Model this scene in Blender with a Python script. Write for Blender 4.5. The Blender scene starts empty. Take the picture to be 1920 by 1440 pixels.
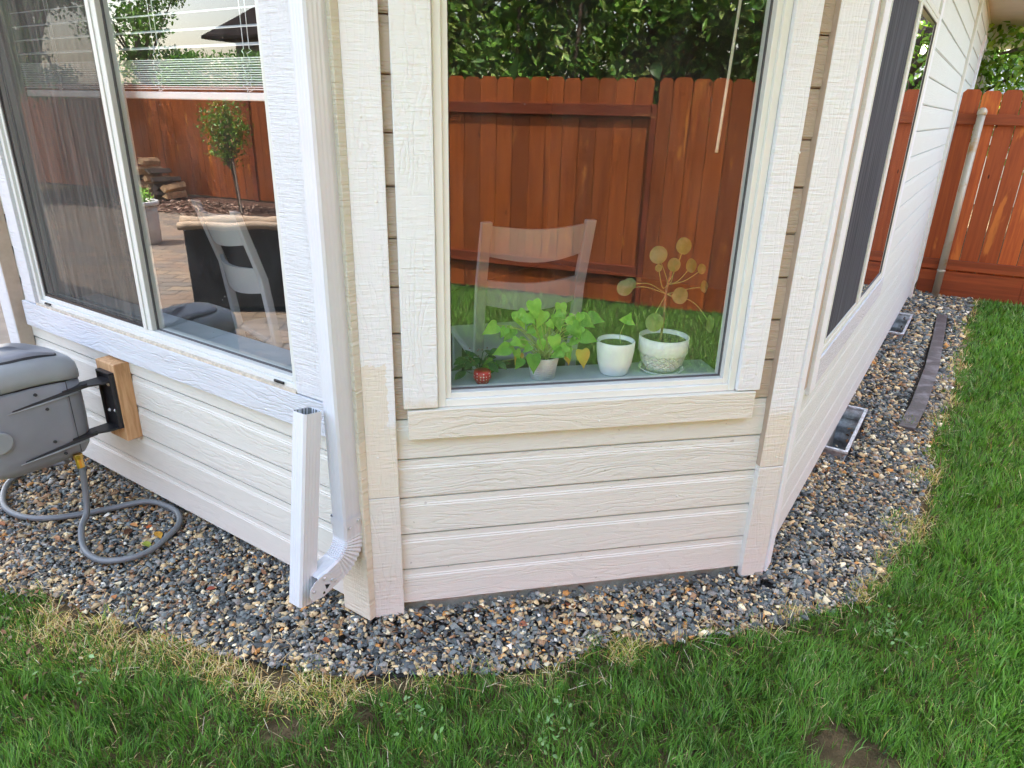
import bpy, bmesh, math, random
import numpy as np
from mathutils import Vector, Matrix
random.seed(7); rng = np.random.default_rng(11)
R_ = math.radians
# ------------------------------------------------------------------ camera
sc = bpy.context.scene
COL = sc.collection
cd = bpy.data.cameras.new('camera'); cam = bpy.data.objects.new('camera', cd); COL.objects.link(cam)
sc.camera = cam
CR = np.array([[0.8310389764504171, 0.5557496643974313, 0.022727299496099473],
               [0.22326244010896487, -0.29587307912853067, -0.9287696183034807],
               [-0.5094390075925026, 0.7769179052957557, -0.36996008700131644]])
CAM = np.array([1.26012799, -1.32409106, 1.54270803]); F = 1292.0247
mw = Matrix([[CR[0][i], -CR[1][i], -CR[2][i], CAM[i]] for i in range(3)] + [[0, 0, 0, 1]])
cam.matrix_world = mw
cd.sensor_fit = 'HORIZONTAL'; cd.sensor_width = 36.0; cd.lens = 36.0 * F / 1920.0
cd.clip_start = 0.02; cd.clip_end = 2000
# ------------------------------------------------------------------ sky, sun, exposure
SUN_EL, SUN_H = R_(63), (-0.66, 0.75)
w = bpy.data.worlds.new('World'); sc.world = w; w.use_nodes = True
nt = w.node_tree; sky = nt.nodes.new('ShaderNodeTexSky'); sky.sky_type = 'NISHITA'; sky.sun_disc = False
sky.sun_elevation = SUN_EL; sky.sun_rotation = math.atan2(SUN_H[0], SUN_H[1])
sky.air_density = 1.0; sky.dust_density = 2.6; sky.ozone_density = 0.15
bg = nt.nodes['Background']; bg.inputs[1].default_value = 0.15
wb = nt.nodes.new('ShaderNodeMix'); wb.data_type = 'RGBA'; wb.blend_type = 'MULTIPLY'; wb.inputs[0].default_value = 1.0   # daylight white balance
wb.inputs[7].default_value = (1.18, 1.02, 0.88, 1); nt.links.new(sky.outputs[0], wb.inputs[6]); nt.links.new(wb.outputs[2], bg.inputs[0])
sd = bpy.data.lights.new('sun', 'SUN'); sun = bpy.data.objects.new('sun', sd); COL.objects.link(sun)
sd.energy = 2.3; sd.angle = R_(0.53); sd.color = (1.0, 0.95, 0.88)
sv = Vector((SUN_H[0] * math.cos(SUN_EL), SUN_H[1] * math.cos(SUN_EL), math.sin(SUN_EL)))
sun.rotation_euler = sv.to_track_quat('Z', 'Y').to_euler(); sun.location = (0, 0, 20)
sc.view_settings.view_transform = 'Standard'; sc.view_settings.look = 'None'
sc.view_settings.exposure = 3.28; sc.view_settings.gamma = 1.0
sc.render.engine = 'CYCLES'
cy = sc.cycles; cy.max_bounces = 10; cy.transparent_max_bounces = 16; cy.diffuse_bounces = 4; cy.glossy_bounces = 4
cy.caustics_reflective = False; cy.caustics_refractive = False; cy.use_denoising = True
cy.sample_clamp_indirect = 6.0

# ------------------------------------------------------------------ node helpers
class NB:
    def __init__(s, name):
        s.m = bpy.data.materials.new(name); s.m.use_nodes = True; s.t = s.m.node_tree
        s.bs = s.t.nodes['Principled BSDF']; s.out = s.t.nodes['Material Output']
    def n(s, typ, **kw):
        nd = s.t.nodes.new('ShaderNode' + typ)
        for k, v in kw.items(): setattr(nd, k, v)
        return nd
    def put(s, sock, v):
        if v is None: return
        if isinstance(v, bpy.types.NodeSocket): s.t.links.new(v, sock)
        elif isinstance(v, (tuple, list)) and len(v) == 3 and sock.type == 'RGBA': sock.default_value = (*v, 1)
        else: sock.default_value = v
    def math(s, op, a, b=None, c=None, clamp=False):
        nd = s.n('Math', operation=op); nd.use_clamp = clamp
        s.put(nd.inputs[0], a); s.put(nd.inputs[1], b)
        if c is not None: s.put(nd.inputs[2], c)
        return nd.outputs[0]
    def mix(s, f, a, b, blend='MIX'):
        nd = s.n('Mix', data_type='RGBA', blend_type=blend); s.put(nd.inputs[0], f); s.put(nd.inputs[6], a); s.put(nd.inputs[7], b)
        return nd.outputs[2]
    def obj(s):
        return s.n('TexCoord').outputs['Object']
    def xyz(s, v):
        nd = s.n('SeparateXYZ'); s.put(nd.inputs[0], v); return nd.outputs
    def vec(s, x, y, z):
        nd = s.n('CombineXYZ'); s.put(nd.inputs[0], x); s.put(nd.inputs[1], y); s.put(nd.inputs[2], z); return nd.outputs[0]
    def noise(s, v, scale=5, detail=2, rough=.5, dist=0):
        nd = s.n('TexNoise'); s.put(nd.inputs['Vector'], v); s.put(nd.inputs['Scale'], scale); s.put(nd.inputs['Detail'], detail)
        s.put(nd.inputs['Roughness'], rough); s.put(nd.inputs['Distortion'], dist); return nd.outputs['Fac']
    def mapr(s, v, a, b, c=0, d=1, smooth=True):
        nd = s.n('MapRange', interpolation_type='SMOOTHSTEP' if smooth else 'LINEAR')
        s.put(nd.inputs[0], v); s.put(nd.inputs[1], a); s.put(nd.inputs[2], b); s.put(nd.inputs[3], c); s.put(nd.inputs[4], d); return nd.outputs[0]
    def ramp(s, v, stops):
        nd = s.n('ValToRGB'); s.put(nd.inputs[0], v); e = nd.color_ramp.elements
        while len(e) < len(stops): e.new(.5)
        for el, (p, c) in zip(e, stops): el.position = p; el.color = (*c, 1)
        return nd.outputs[0]
    def bump(s, h, dist=.002, strength=1.0, normal=None):
        nd = s.n('Bump'); s.put(nd.inputs['Height'], h); s.put(nd.inputs['Distance'], dist); s.put(nd.inputs['Strength'], strength)
        if normal is not None: s.put(nd.inputs['Normal'], normal)
        return nd.outputs[0]
    def fin(s, color=None, rough=None, normal=None, metal=None, spec=None, sss=None, alpha=None):
        b = s.bs
        s.put(b.inputs['Base Color'], color); s.put(b.inputs['Roughness'], rough); s.put(b.inputs['Metallic'], metal)
        if normal is not None: s.put(b.inputs['Normal'], normal)
        if spec is not None: s.put(b.inputs['Specular IOR Level'], spec)
        return s.m

def lin(r, g, b):
    f = lambda c: (c / 255 / 12.92) if c / 255 <= .04045 else ((c / 255 + .055) / 1.055) ** 2.4
    return (f(r), f(g), f(b))

def plain(name, col, rough=.5, metal=0., spec=.5, nscale=30, var=.12, bump=0., bscale=80):
    b = NB(name); o = b.obj()
    f = b.noise(o, nscale, 4, .6)
    c = b.mix(b.mapr(f, .3, .7), tuple(x * (1 - var) for x in col), tuple(min(1, x * (1 + var)) for x in col))
    nrm = b.bump(b.noise(o, bscale, 3, .6), bump, 1.0) if bump else None
    return b.fin(c, rough, nrm, metal, spec)

def painted_wood(name, col, axis='x', course=None, bump=.0022, groove=.13, paint2=None, cut=None, grain=1.0, seed=0.0, dirt=.0):
    """Painted embossed board: grain runs along local x or z. paint2 + cut: a second coat below a ragged edge."""
    b = NB(name); o = b.obj(); x, y, z = b.xyz(o)
    if axis == 'z': u, v = z, x
    else: u, v = x, z
    if course:
        k = b.math('FLOOR', b.math('DIVIDE', b.math('SUBTRACT', z, .0601), course))
        wn = b.n('TexWhiteNoise', noise_dimensions='1D'); b.put(wn.inputs['W'], k)
        off = b.math('MULTIPLY', wn.outputs['Value'], 37.0)
    else: off = seed * 13.7
    uu = b.math('ADD', u, off)
    n1 = b.noise(b.vec(b.math('MULTIPLY', uu, 1.7), off, b.math('MULTIPLY', v, 11.0)), 1.3 * grain, 2, .5, .3)
    ph = b.math('ADD', b.math('MULTIPLY', v, 330.0 * grain), b.math('MULTIPLY', n1, 62.0))
    ph = b.math('ADD', ph, b.math('MULTIPLY', b.noise(b.vec(b.math('MULTIPLY', uu, 14.0), off, b.math('MULTIPLY', v, 40.0)), 1.6, 3, .6), 7.0))
    s1 = b.math('SINE', ph)
    ridge = b.mapr(s1, -1.0, -.2)           # narrow grooves
    fine = b.noise(b.vec(b.math('MULTIPLY', uu, 26.0), off, b.math('MULTIPLY', v, 420.0)), 1.0, 3, .65)
    amp = b.mapr(b.noise(b.vec(b.math('MULTIPLY', uu, 5.0), 3.3, b.math('MULTIPLY', v, 22.0)), 1.0, 2), .32, .68, .25, 1.0)
    if axis == 'z':   # saw marks across a vertical board
        saw = b.noise(b.vec(b.math('MULTIPLY', x, 13.0), off, b.math('MULTIPLY', z, 150.0)), 1.0, 3, .65)
        h = b.math('ADD', b.math('MULTIPLY', ridge, b.math('MULTIPLY', amp, .45)), b.math('MULTIPLY', saw, 1.7))
    else:
        h = b.math('ADD', b.math('MULTIPLY', ridge, b.math('MULTIPLY', amp, .62)), b.math('MULTIPLY', fine, 1.0))
    if course: h = b.math('MULTIPLY', h, b.mapr(b.math('FRACT', b.math('MULTIPLY', wn.outputs['Value'], 7.3)), 0, 1, .45, 1.15))
    base = col
    if paint2 is not None:
        ze, xe, ze2 = cut                   # second coat below ze (only where x<xe) and everywhere below ze2
        jag = b.math('MULTIPLY', b.math('SUBTRACT', b.noise(o, 45, 3, .6), .5), .05)
        zz = b.math('ADD', z, jag); xx = b.math('ADD', x, jag)
        m1 = b.math('MULTIPLY', b.math('LESS_THAN', zz, ze), b.math('LESS_THAN', xx, xe))
        m2 = b.mapr(zz, ze2 + .02, ze2 - .02)
        base = b.mix(b.math('MAXIMUM', m1, m2), col, paint2)
    base = b.mix(b.mapr(b.noise(o, 3.0, 4, .6), .35, .7, 0, .09), base, tuple(c * .82 for c in col))
    gmask = b.math('MULTIPLY', b.mapr(h, .55, .15), groove)
    c = b.mix(gmask, base, tuple(x_ * .35 for x_ in col))
    if dirt:
        sp = b.mapr(b.noise(b.vec(b.math('MULTIPLY', x, 1.0), y, z), 60, 1), .74, .80, 0, dirt)
        c = b.mix(sp, c, (.14, .11, .08))
    return b.fin(c, .55, b.bump(h, bump, 1.0), 0, .35)

# ------------------------------------------------------------------ mesh helpers
class MB:
    def __init__(s): s.v = []; s.f = []; s.mi = []; s.cur = 0
    def add(s, vs, fs):
        n = len(s.v); s.v += [tuple(p) for p in vs]; s.f += [tuple(i + n for i in f) for f in fs]; s.mi += [s.cur] * len(fs)
    def box(s, x0, x1, y0, y1, z0, z1, M=None):
        vs = [Vector((x, y, z)) for z in (z0, z1) for y in (y0, y1) for x in (x0, x1)]
        if M is not None: vs = [M @ v for v in vs]
        s.add(vs, [(0, 2, 3, 1), (4, 5, 7, 6), (0, 1, 5, 4), (2, 6, 7, 3), (0, 4, 6, 2), (1, 3, 7, 5)])
    def tube(s, pts, r, n=10, cap=True, flat=1.0):
        pts = [Vector(p) for p in pts]; rings = []; up = Vector((0, 0, 1)); prev = None
        for i, p in enumerate(pts):
            t = (pts[min(i + 1, len(pts) - 1)] - pts[max(i - 1, 0)]).normalized()
            a = (prev - t * prev.dot(t)) if prev is not None else (up if abs(t.z) < .95 else Vector((1, 0, 0))) - t * t.dot(up if abs(t.z) < .95 else Vector((1, 0, 0)))
            a.normalize(); prev = a; bb = t.cross(a); rr = r[i] if hasattr(r, '__len__') else r
            rings.append([p + a * math.cos(q) * rr * flat + bb * math.sin(q) * rr for q in [2 * math.pi * k / n for k in range(n)]])
        vs = [v for rg in rings for v in rg]; fs = []
        for i in range(len(pts) - 1):
            for k in range(n):
                a0 = i * n + k; a1 = i * n + (k + 1) % n; fs.append((a0, a1, a1 + n, a0 + n))
        if cap: fs += [tuple(range(n))[::-1], tuple(range((len(pts) - 1) * n, len(pts) * n))]
        s.add(vs, fs)
    def lathe(s, prof, n=32, c=(0, 0, 0)):
        vs = []; fs = []
        for r, z in prof:
            for k in range(n):
                q = 2 * math.pi * k / n; vs.append((c[0] + r * math.cos(q), c[1] + r * math.sin(q), c[2] + z))
        for i in range(len(prof) - 1):
            for k in range(n):
                a = i * n + k; b = i * n + (k + 1) % n; fs.append((a, b, b + n, a + n))
        s.add(vs, fs)
    def prism(s, poly, z0, z1):
        n = len(poly); vs = [(x, y, z0) for x, y in poly] + [(x, y, z1) for x, y in poly]
        s.add(vs, [tuple(range(n))[::-1], tuple(range(n, 2 * n))] + [(i, (i + 1) % n, n + (i + 1) % n, n + i) for i in range(n)])
    def build(s, name, mat, parent=None, smooth=False, bevel=0, seg=2, M=None, recalc=True, subsurf=0):
        me = bpy.data.meshes.new(name); me.from_pydata(s.v, [], s.f)
        mats = mat if isinstance(mat, (list, tuple)) else [mat]
        for m in mats: me.materials.append(m)
        if len(mats) > 1: me.polygons.foreach_set('material_index', s.mi)
        if recalc:
            bm = bmesh.new(); bm.from_mesh(me); bmesh.ops.recalc_face_normals(bm, faces=bm.faces); bm.to_mesh(me); bm.free()
        if smooth: me.polygons.foreach_set('use_smooth', [True] * len(me.polygons))
        o = bpy.data.objects.new(name, me); COL.objects.link(o)
        if parent is not None: o.parent = parent
        if M is not None: o.matrix_local = M
        if bevel:
            md = o.modifiers.new('bevel', 'BEVEL'); md.width = bevel; md.segments = seg; md.limit_method = 'ANGLE'; md.angle_limit = R_(35)
        if subsurf:
            md = o.modifiers.new('sub', 'SUBSURF'); md.levels = subsurf; md.render_levels = subsurf
        if smooth and bevel == 0 and not subsurf:
            pass
        return o

def tag(o, label=None, cat=None, group=None, kind=None):
    for k, v in (('label', label), ('category', cat), ('group', group), ('kind', kind)):
        if v: o[k] = v
    return o
def empty(name, loc=(0, 0, 0), rz=0, label=None, cat=None, group=None):
    o = bpy.data.objects.new(name, None); COL.objects.link(o); o.location = loc; o.rotation_euler = (0, 0, rz)
    o.empty_display_size = .05
    return tag(o, label, cat, group)
def bigmesh(name, V, Fq, mat, cols=None, parent=None, smooth=False):
    """V (n,3), Fq (m,k) faces all of k corners, cols (n,3) per-vertex colour."""
    me = bpy.data.meshes.new(name); n = len(V); m, k = Fq.shape
    me.vertices.add(n); me.vertices.foreach_set('co', np.ascontiguousarray(V, dtype=np.float32).ravel())
    me.loops.add(m * k); me.loops.foreach_set('vertex_index', np.ascontiguousarray(Fq, dtype=np.int32).ravel())
    me.polygons.add(m); me.polygons.foreach_set('loop_start', np.arange(0, m * k, k, dtype=np.int32))
    me.polygons.foreach_set('loop_total', np.full(m, k, dtype=np.int32))
    me.materials.append(mat)
    if smooth: me.polygons.foreach_set('use_smooth', np.ones(m, dtype=bool))
    if cols is not None:
        a = me.color_attributes.new('tint', 'FLOAT_COLOR', 'POINT')
        a.data.foreach_set('color', np.concatenate([cols, np.ones((n, 1))], 1).astype(np.float32).ravel())
    me.update(calc_edges=True); me.validate()
    o = bpy.data.objects.new(name, me); COL.objects.link(o)
    if parent is not None: o.parent = parent
    return o
def tintmat(name, rough=.5, spec=.4, transl=.0, var=0):
    b = NB(name); a = b.n('VertexColor', layer_name='tint'); c = a.outputs['Color']
    b.fin(c, rough, None, 0, spec)
    if transl:
        tr = b.n('BsdfTranslucent'); b.put(tr.inputs[0], b.mix(1.0, c, (1.0, 1.0, .55), 'MULTIPLY'))
        mx = b.n('MixShader'); b.put(mx.inputs[0], transl); b.t.links.new(b.bs.outputs[0], mx.inputs[1]); b.t.links.new(tr.outputs[0], mx.inputs[2])
        b.t.links.new(mx.outputs[0], b.out.inputs[0])
    return b.m
def proj(P):
    p = (P - CAM) @ CR.T
    return 960 + F * p[:, 0] / np.maximum(p[:, 2], 1e-3), 720 + F * p[:, 1] / np.maximum(p[:, 2], 1e-3), p[:, 2]
def visible(P, m=120):
    x, y, d = proj(P); return (d > .05) & (x > -m) & (x < 1920 + m) & (y > -m) & (y < 1440 + m)
def inpoly(x, y, poly):
    ins = np.zeros(len(x), bool); n = len(poly)
    for i in range(n):
        x0, y0 = poly[i]; x1, y1 = poly[(i + 1) % n]
        c = ((y0 > y) != (y1 > y)) & (x < (x1 - x0) * (y - y0) / (y1 - y0 + 1e-12) + x0); ins ^= c
    return ins
def vnoise(x, y, s, seed=0):
    g = np.random.default_rng(seed).random((64, 64)); xs = x / s; ys = y / s
    i = np.floor(xs).astype(int); j = np.floor(ys).astype(int); fx = xs - i; fy = ys - j; fx = fx * fx * (3 - 2 * fx); fy = fy * fy * (3 - 2 * fy)
    G = lambda a, b: g[a % 64, b % 64]
    return (G(i, j) * (1 - fx) + G(i + 1, j) * fx) * (1 - fy) + (G(i, j + 1) * (1 - fx) + G(i + 1, j + 1) * fx) * fy

# ------------------------------------------------------------------ materials
WHITE = lin(229, 231, 233); CREAM = lin(220, 212, 200); CREAM2 = lin(221, 217, 204); TAN = lin(186, 172, 154)
m_sidL = painted_wood('siding_paint_off_white', lin(210, 208, 197), 'x', .13, bump=.0018, dirt=.35, groove=.08)
m_sidC = painted_wood('siding_paint_cream', lin(221, 223, 215), 'x', .13, paint2=None, bump=.0019, dirt=.35, groove=.08)
m_sidCt = painted_wood('siding_paint_tan', lin(190, 176, 158), 'x', .13, bump=.0024)
m_sidR = painted_wood('siding_paint_pale', lin(213, 220, 215), 'x', .13, bump=.0012, dirt=.2, groove=.06)
m_trim = painted_wood('trim_primer_white', lin(204, 208, 212), 'x', bump=.0030, seed=1, groove=.1)
m_trimv = painted_wood('trim_primer_white_upright', lin(226, 231, 234), 'z', bump=.0020, seed=2, groove=.1)
m_trimv_c = painted_wood('trim_primer_over_cream', lin(227, 231, 233), 'z', bump=.0020, seed=3, groove=.1, paint2=CREAM2, cut=(.885, -.026, .70))
m_trimv_r = painted_wood('trim_primer_over_cream_right', lin(226, 231, 234), 'z', bump=.0020, seed=4, groove=.1, paint2=CREAM2, cut=(.64, 9, .665))
m_trimv_w = painted_wood('trim_primer_window_side', lin(225, 230, 230), 'z', bump=.0020, seed=5, groove=.1, paint2=CREAM2, cut=(0, -9, .768))
m_cream = painted_wood('trim_paint_cream', lin(221, 219, 206), 'x', bump=.0022, seed=6, grain=.55)
m_creamv = painted_wood('trim_paint_cream_upright', lin(219, 219, 212), 'z', bump=.0020, seed=7)
m_side = plain('board_edge_tan', lin(176, 160, 142), .7, var=.06)
m_vinyl = plain('vinyl_frame', lin(222, 226, 220), .35, var=.03, nscale=6)
m_gasket = plain('glazing_gasket', (.10, .10, .10), .6)
m_conc = plain('foundation_concrete', lin(192, 186, 172), .9, nscale=22, var=.12, bump=.004, bscale=90)
def glass_mat(name, mult, tint=(.95, .985, .975)):
    b = NB(name); fr = b.n('Fresnel'); b.put(fr.inputs[0], b.math('SUBTRACT', 1.5, b.math('MULTIPLY', b.n('NewGeometry').outputs['Backfacing'], .8333)))
    o = b.obj()
    nrm = b.bump(b.noise(o, 1.3, 1), .0012, 1.0)
    fac = b.math('MULTIPLY', fr.outputs[0], mult, clamp=True)
    gl = b.n('BsdfGlossy'); gl.inputs['Roughness'].default_value = 0.0; gl.inputs['Color'].default_value = (.97, .98, 1, 1); b.put(gl.inputs['Normal'], nrm)
    tr = b.n('BsdfTransparent'); tr.inputs[0].default_value = (*tint, 1)
    mx = b.n('MixShader'); b.put(mx.inputs[0], fac); b.t.links.new(tr.outputs[0], mx.inputs[1]); b.t.links.new(gl.outputs[0], mx.inputs[2])
    # fine dust specks on the outer face
    df = b.n('BsdfDiffuse'); df.inputs[0].default_value = (.7, .7, .7, 1)
    dust = b.math('ADD', b.mapr(b.noise(o, 150, 2, .5), .74, .80, 0, .55), b.mapr(b.noise(b.vec(b.math('MULTIPLY', b.xyz(o)[0], 1.0), 0.0, b.math('MULTIPLY', b.xyz(o)[2], .6)), 6, 5, .7, 1.0), .35, .75, .002, .022))
    mx2 = b.n('MixShader'); b.put(mx2.inputs[0], dust); b.t.links.new(mx.outputs[0], mx2.inputs[1]); b.t.links.new(df.outputs[0], mx2.inputs[2])
    b.t.links.new(mx2.outputs[0], b.out.inputs[0]); return b.m
m_trimvL = painted_wood('trim_primer_white_left', lin(204, 207, 209), 'z', bump=.0026, seed=12, groove=.1)  # darker copy of the primer; the left wall's stronger light is countered in colour
m_trimC = m_trimv
m_vinylL = plain('vinyl_frame_left', lin(204, 207, 201), .35, var=.03, nscale=6)  # same vinyl toned down, the stronger light on the left countered in its colour
m_glass = glass_mat('window_glass', 2.5)
m_glassL = glass_mat('window_glass_wide', 2.0)
def screen_mat(name, op, col):
    b = NB(name); o = b.obj(); x, y, z = b.xyz(o)
    st = b.noise(b.vec(b.math('MULTIPLY', x, 60.0), 0.0, b.math('MULTIPLY', z, 2.0)), 1.0, 3, .6)
    c = b.mix(b.mapr(st, .3, .7), tuple(k * .6 for k in col), tuple(k * 1.7 for k in col))
    b.fin(c, .8, None, 0, .1)
    tr = b.n('BsdfTransparent'); tr.inputs[0].default_value = (1, 1, 1, 1)
    mx = b.n('MixShader'); mx.inputs[0].default_value = op
    b.t.links.new(tr.outputs[0], mx.inputs[1]); b.t.links.new(b.bs.outputs[0], mx.inputs[2]); b.t.links.new(mx.outputs[0], b.out.inputs[0]); return b.m
m_screenL = screen_mat('insect_screen', .58, (.080, .078, .070))
m_screenR = screen_mat('insect_screen_side', .93, (.060, .064, .076))
m_black = plain('black_plastic', (.012, .012, .014), .4)
m_alu = plain('painted_aluminium', lin(204, 209, 214), .3, var=.02, nscale=10, spec=.6)
m_galvin = plain('galvanised_inside', (.23, .25, .24), .5, metal=.5, var=.2)
m_galv = plain('galvanised_steel', (.62, .66, .70), .42, metal=.55, nscale=45, var=.25)
m_steel = plain('screw_steel', (.62, .62, .64), .35, metal=.35)
m_brass = plain('brass', (.75, .48, .13), .3, metal=1, var=.05)
m_soffit = plain('soffit_paint', lin(206, 203, 190), .7, var=.05, nscale=4)
m_roof = plain('roof_shingle', (.06, .055, .05), .9, var=.3, nscale=12)

# stained fence wood
def fence_mat(name, col, col2, worn, horiz=False, wornamt=.62, PK=.1455):
    b = NB(name); o = b.obj(); x, y, z = b.xyz(o)
    u, v = (x, z) if horiz else (z, x)
    pk = b.math('FLOOR', b.math('DIVIDE', v, PK))
    wn = b.n('TexWhiteNoise', noise_dimensions='1D'); b.put(wn.inputs['W'], pk); r = wn.outputs['Value']
    vec = b.vec(b.math('MULTIPLY', v, 40.0), b.math('MULTIPLY', r, 20.0), b.math('MULTIPLY', u, 2.2))
    g = b.noise(vec, 1.0, 5, .6, .6)
    c = b.mix(b.mapr(g, .3, .7), col, col2)
    c = b.mix(b.math('MULTIPLY', b.mapr(r, .1, .9), .5), c, tuple(k * .50 for k in col))
    blot = b.noise(b.vec(b.math('MULTIPLY', v, 7.0), r, b.math('MULTIPLY', u, 1.6)), 1.0, 4, .6, .3)
    c = b.mix(b.mapr(blot, wornamt, wornamt + .09, 0, .7), c, worn); dk = b.noise(b.vec(b.math('MULTIPLY', v, 11.0), b.math('ADD', r, 5.0), b.math('MULTIPLY', u, 1.1)), 1.0, 3, .6, .4); c = b.mix(b.mapr(dk, .57, .70, 0, .45), c, tuple(k * .42 for k in col))
    kn = b.n('TexVoronoi'); b.put(kn.inputs['Vector'], b.vec(b.math('MULTIPLY', v, 7.0), 0.0, b.math('MULTIPLY', u, 2.6))); kn.inputs['Scale'].default_value = 1.0
    c = b.mix(b.mapr(kn.outputs['Distance'], .075, .045), c, tuple(k * .22 for k in col))
    h = b.noise(b.vec(b.math('MULTIPLY', v, 160.0), r, b.math('MULTIPLY', u, 6.0)), 1.0, 4, .6)
    return b.fin(c, .6, b.bump(h, .0022, .8), 0, .3)
m_fence = fence_mat('fence_stain_red', (.26, .062, .013), (.40, .105, .018), (.62, .24, .04))
m_rail = fence_mat('fence_rail_stain', (.19, .038, .014), (.27, .06, .018), (.42, .17, .06), True, .66)
m_fence2 = fence_mat('side_fence_stain', (.34, .068, .018), (.50, .115, .025), (.62, .19, .035), wornamt=.58, PK=.1485)
m_rail2 = fence_mat('side_fence_rail_stain', (.26, .055, .017), (.36, .08, .02), (.5, .15, .04), True, .7)

# ------------------------------------------------------------------ setting
def sheet(name, poly, z, mat, kind='structure', n=1):
    mb = MB(); mb.add([(x, y, z) for x, y in poly], [tuple(range(len(poly)))]); o = mb.build(name, mat, recalc=False)
    me = o.data
    if me.polygons[0].normal.z < 0: me.flip_normals()
    return tag(o, kind=kind)
b = NB('soil_and_thatch'); o = b.obj()
c = b.ramp(b.noise(o, 9, 7, .75), [(.3, (.05, .042, .022)), (.5, (.11, .085, .045)), (.72, (.26, .19, .11))])
m_soil = b.fin(c, .95, b.bump(b.noise(o, 70, 4, .7), .02, 1.0), 0, .1)
ground = sheet('ground', [(-400, -400), (400, -400), (400, 400), (-400, 400)], -.022, m_soil)
EDGE = [(-2.2, -.86), (-1.7, -.80), (-1.22, -.677), (-1.047, -.588), (-.798, -.541), (-.48, -.46), (-.2, -.38), (.02, -.30), (.21, -.14), (.40, 0.), (.53, .16),
        (.60, .34), (.74, .40), (.86, .54), (1.06, .75), (1.19, .97), (1.24, 1.23), (1.30, 1.57), (1.31, 2.06), (1.30, 2.6), (1.34, 3.5), (1.34, 5.0), (1.37, 6.4)]
BED = EDGE + [(.8, 6.4), (.8, .8), (0, 0), (-2.2, 0)]
b = NB('gravel_fines'); o = b.obj()
c = b.ramp(b.noise(o, 60, 4, .7), [(.3, (.02, .022, .025)), (.55, (.06, .055, .05)), (.75, (.16, .12, .08))])
m_bed = b.fin(c, .9, b.bump(b.noise(o, 120, 3, .7), .01, 1.0), 0, .2)
sheet('gravel_bed', BED, -.012, m_bed)
b = NB('patio_pavers'); o = b.obj(); br = b.n('TexBrick'); mp = b.n('Mapping'); mp.inputs['Rotation'].default_value = (0, 0, R_(33)); b.put(mp.inputs[0], o); b.put(br.inputs['Vector'], mp.outputs[0])
br.inputs['Scale'].default_value = 1.0; br.inputs['Brick Width'].default_value = .30; br.inputs['Row Height'].default_value = .15; br.inputs['Mortar Size'].default_value = .006
b.put(br.inputs['Color1'], (.25, .20, .145)); b.put(br.inputs['Color2'], (.15, .135, .12)); b.put(br.inputs['Mortar'], (.035, .03, .025))
c = b.mix(b.mapr(b.noise(o, 2.5, 3), .4, .65, 0, .5), br.outputs['Color'], (.26, .17, .11))
m_pav = b.fin(c, .85, b.bump(br.outputs['Fac'], -.004, 1.0), 0, .2)
sheet('patio', [(-2.2, -1.0), (-2.2, -4.6), (-5.5, -5.1), (-7.3, -5.6), (-9.06, -4.7), (-13, -3.2), (-13, .2), (-2.2, .2)], -.004, m_pav)
m_slab = plain('patio_concrete', lin(168, 156, 142), .9, nscale=5, var=.12, bump=.001)
sheet('concrete_slab', [(-2.2, .205), (-13, .205), (-13, 2.6), (-2.2, 2.6)], -.002, m_slab)
b = NB('bark_mulch'); o = b.obj()
c = b.ramp(b.noise(o, 16, 6, .75), [(.3, (.035, .018, .013)), (.5, (.10, .055, .040)), (.7, (.26, .17, .13))])
m_mulch = b.fin(c, .95, b.bump(b.noise(o, 30, 4, .7), .03, 1.0), 0, .1)
sheet('mulch_bed', [(-13, -3.21), (-9.06, -4.71), (-7.3, -5.61), (-5.5, -5.11), (-2.0, -4.9), (-2.0, -7.9), (-13, -5.6)], -.008, m_mulch)
bark = []
nb = 2600; px = rng.uniform(-11.5, -6, nb); py = -4.7 - .216 * (px + 9) - rng.uniform(0, 1.3, nb) + .1
V = []; Fq = []
ang = rng.uniform(0, 6.28, nb); L = rng.uniform(.02, .07, nb); W = rng.uniform(.006, .018, nb); zz = rng.uniform(0, .02, nb); tz = rng.uniform(-.015, .015, nb)
ca, sa = np.cos(ang), np.sin(ang)
q = np.stack([np.stack([px + sx * L * ca - sy * W * sa, py + sx * L * sa + sy * W * ca, zz + sx * tz], 1) for sx, sy in ((-1, -1), (1, -1), (1, 1), (-1, 1))], 1).reshape(-1, 3)
cc = np.repeat(np.array([(.10, .05, .035), (.2, .13, .10), (.05, .03, .02), (.38, .28, .22)])[rng.integers(0, 4, nb)], 4, 0)
m_tint_rough = tintmat('litter_tint', .9, .1)
tag(bigmesh('bark_chips', q, np.arange(nb * 4).reshape(-1, 4), m_tint_rough, cc), kind='stuff')

# ------------------------------------------------------------------ house
S2 = 1 / math.sqrt(2); AY = -0.084; RX = 0.888; Z0 = .06; EX = .13; TOP = 2.56
ML = Matrix(((1, 0, 0, 0), (0, 1, 0, AY), (0, 0, 1, 0), (0, 0, 0, 1)))
MC = Matrix(((S2, -S2, 0, 0), (S2, S2, 0, 0), (0, 0, 1, 0), (0, 0, 0, 1)))
MR = Matrix(((0, -1, 0, RX), (1, 0, 0, 0), (0, 0, 1, 0), (0, 0, 0, 1)))
house = empty('house', (0, 0, 0), 0, 'white and cream lap sided house corner with three vinyl windows and a downspout', 'house')

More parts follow.
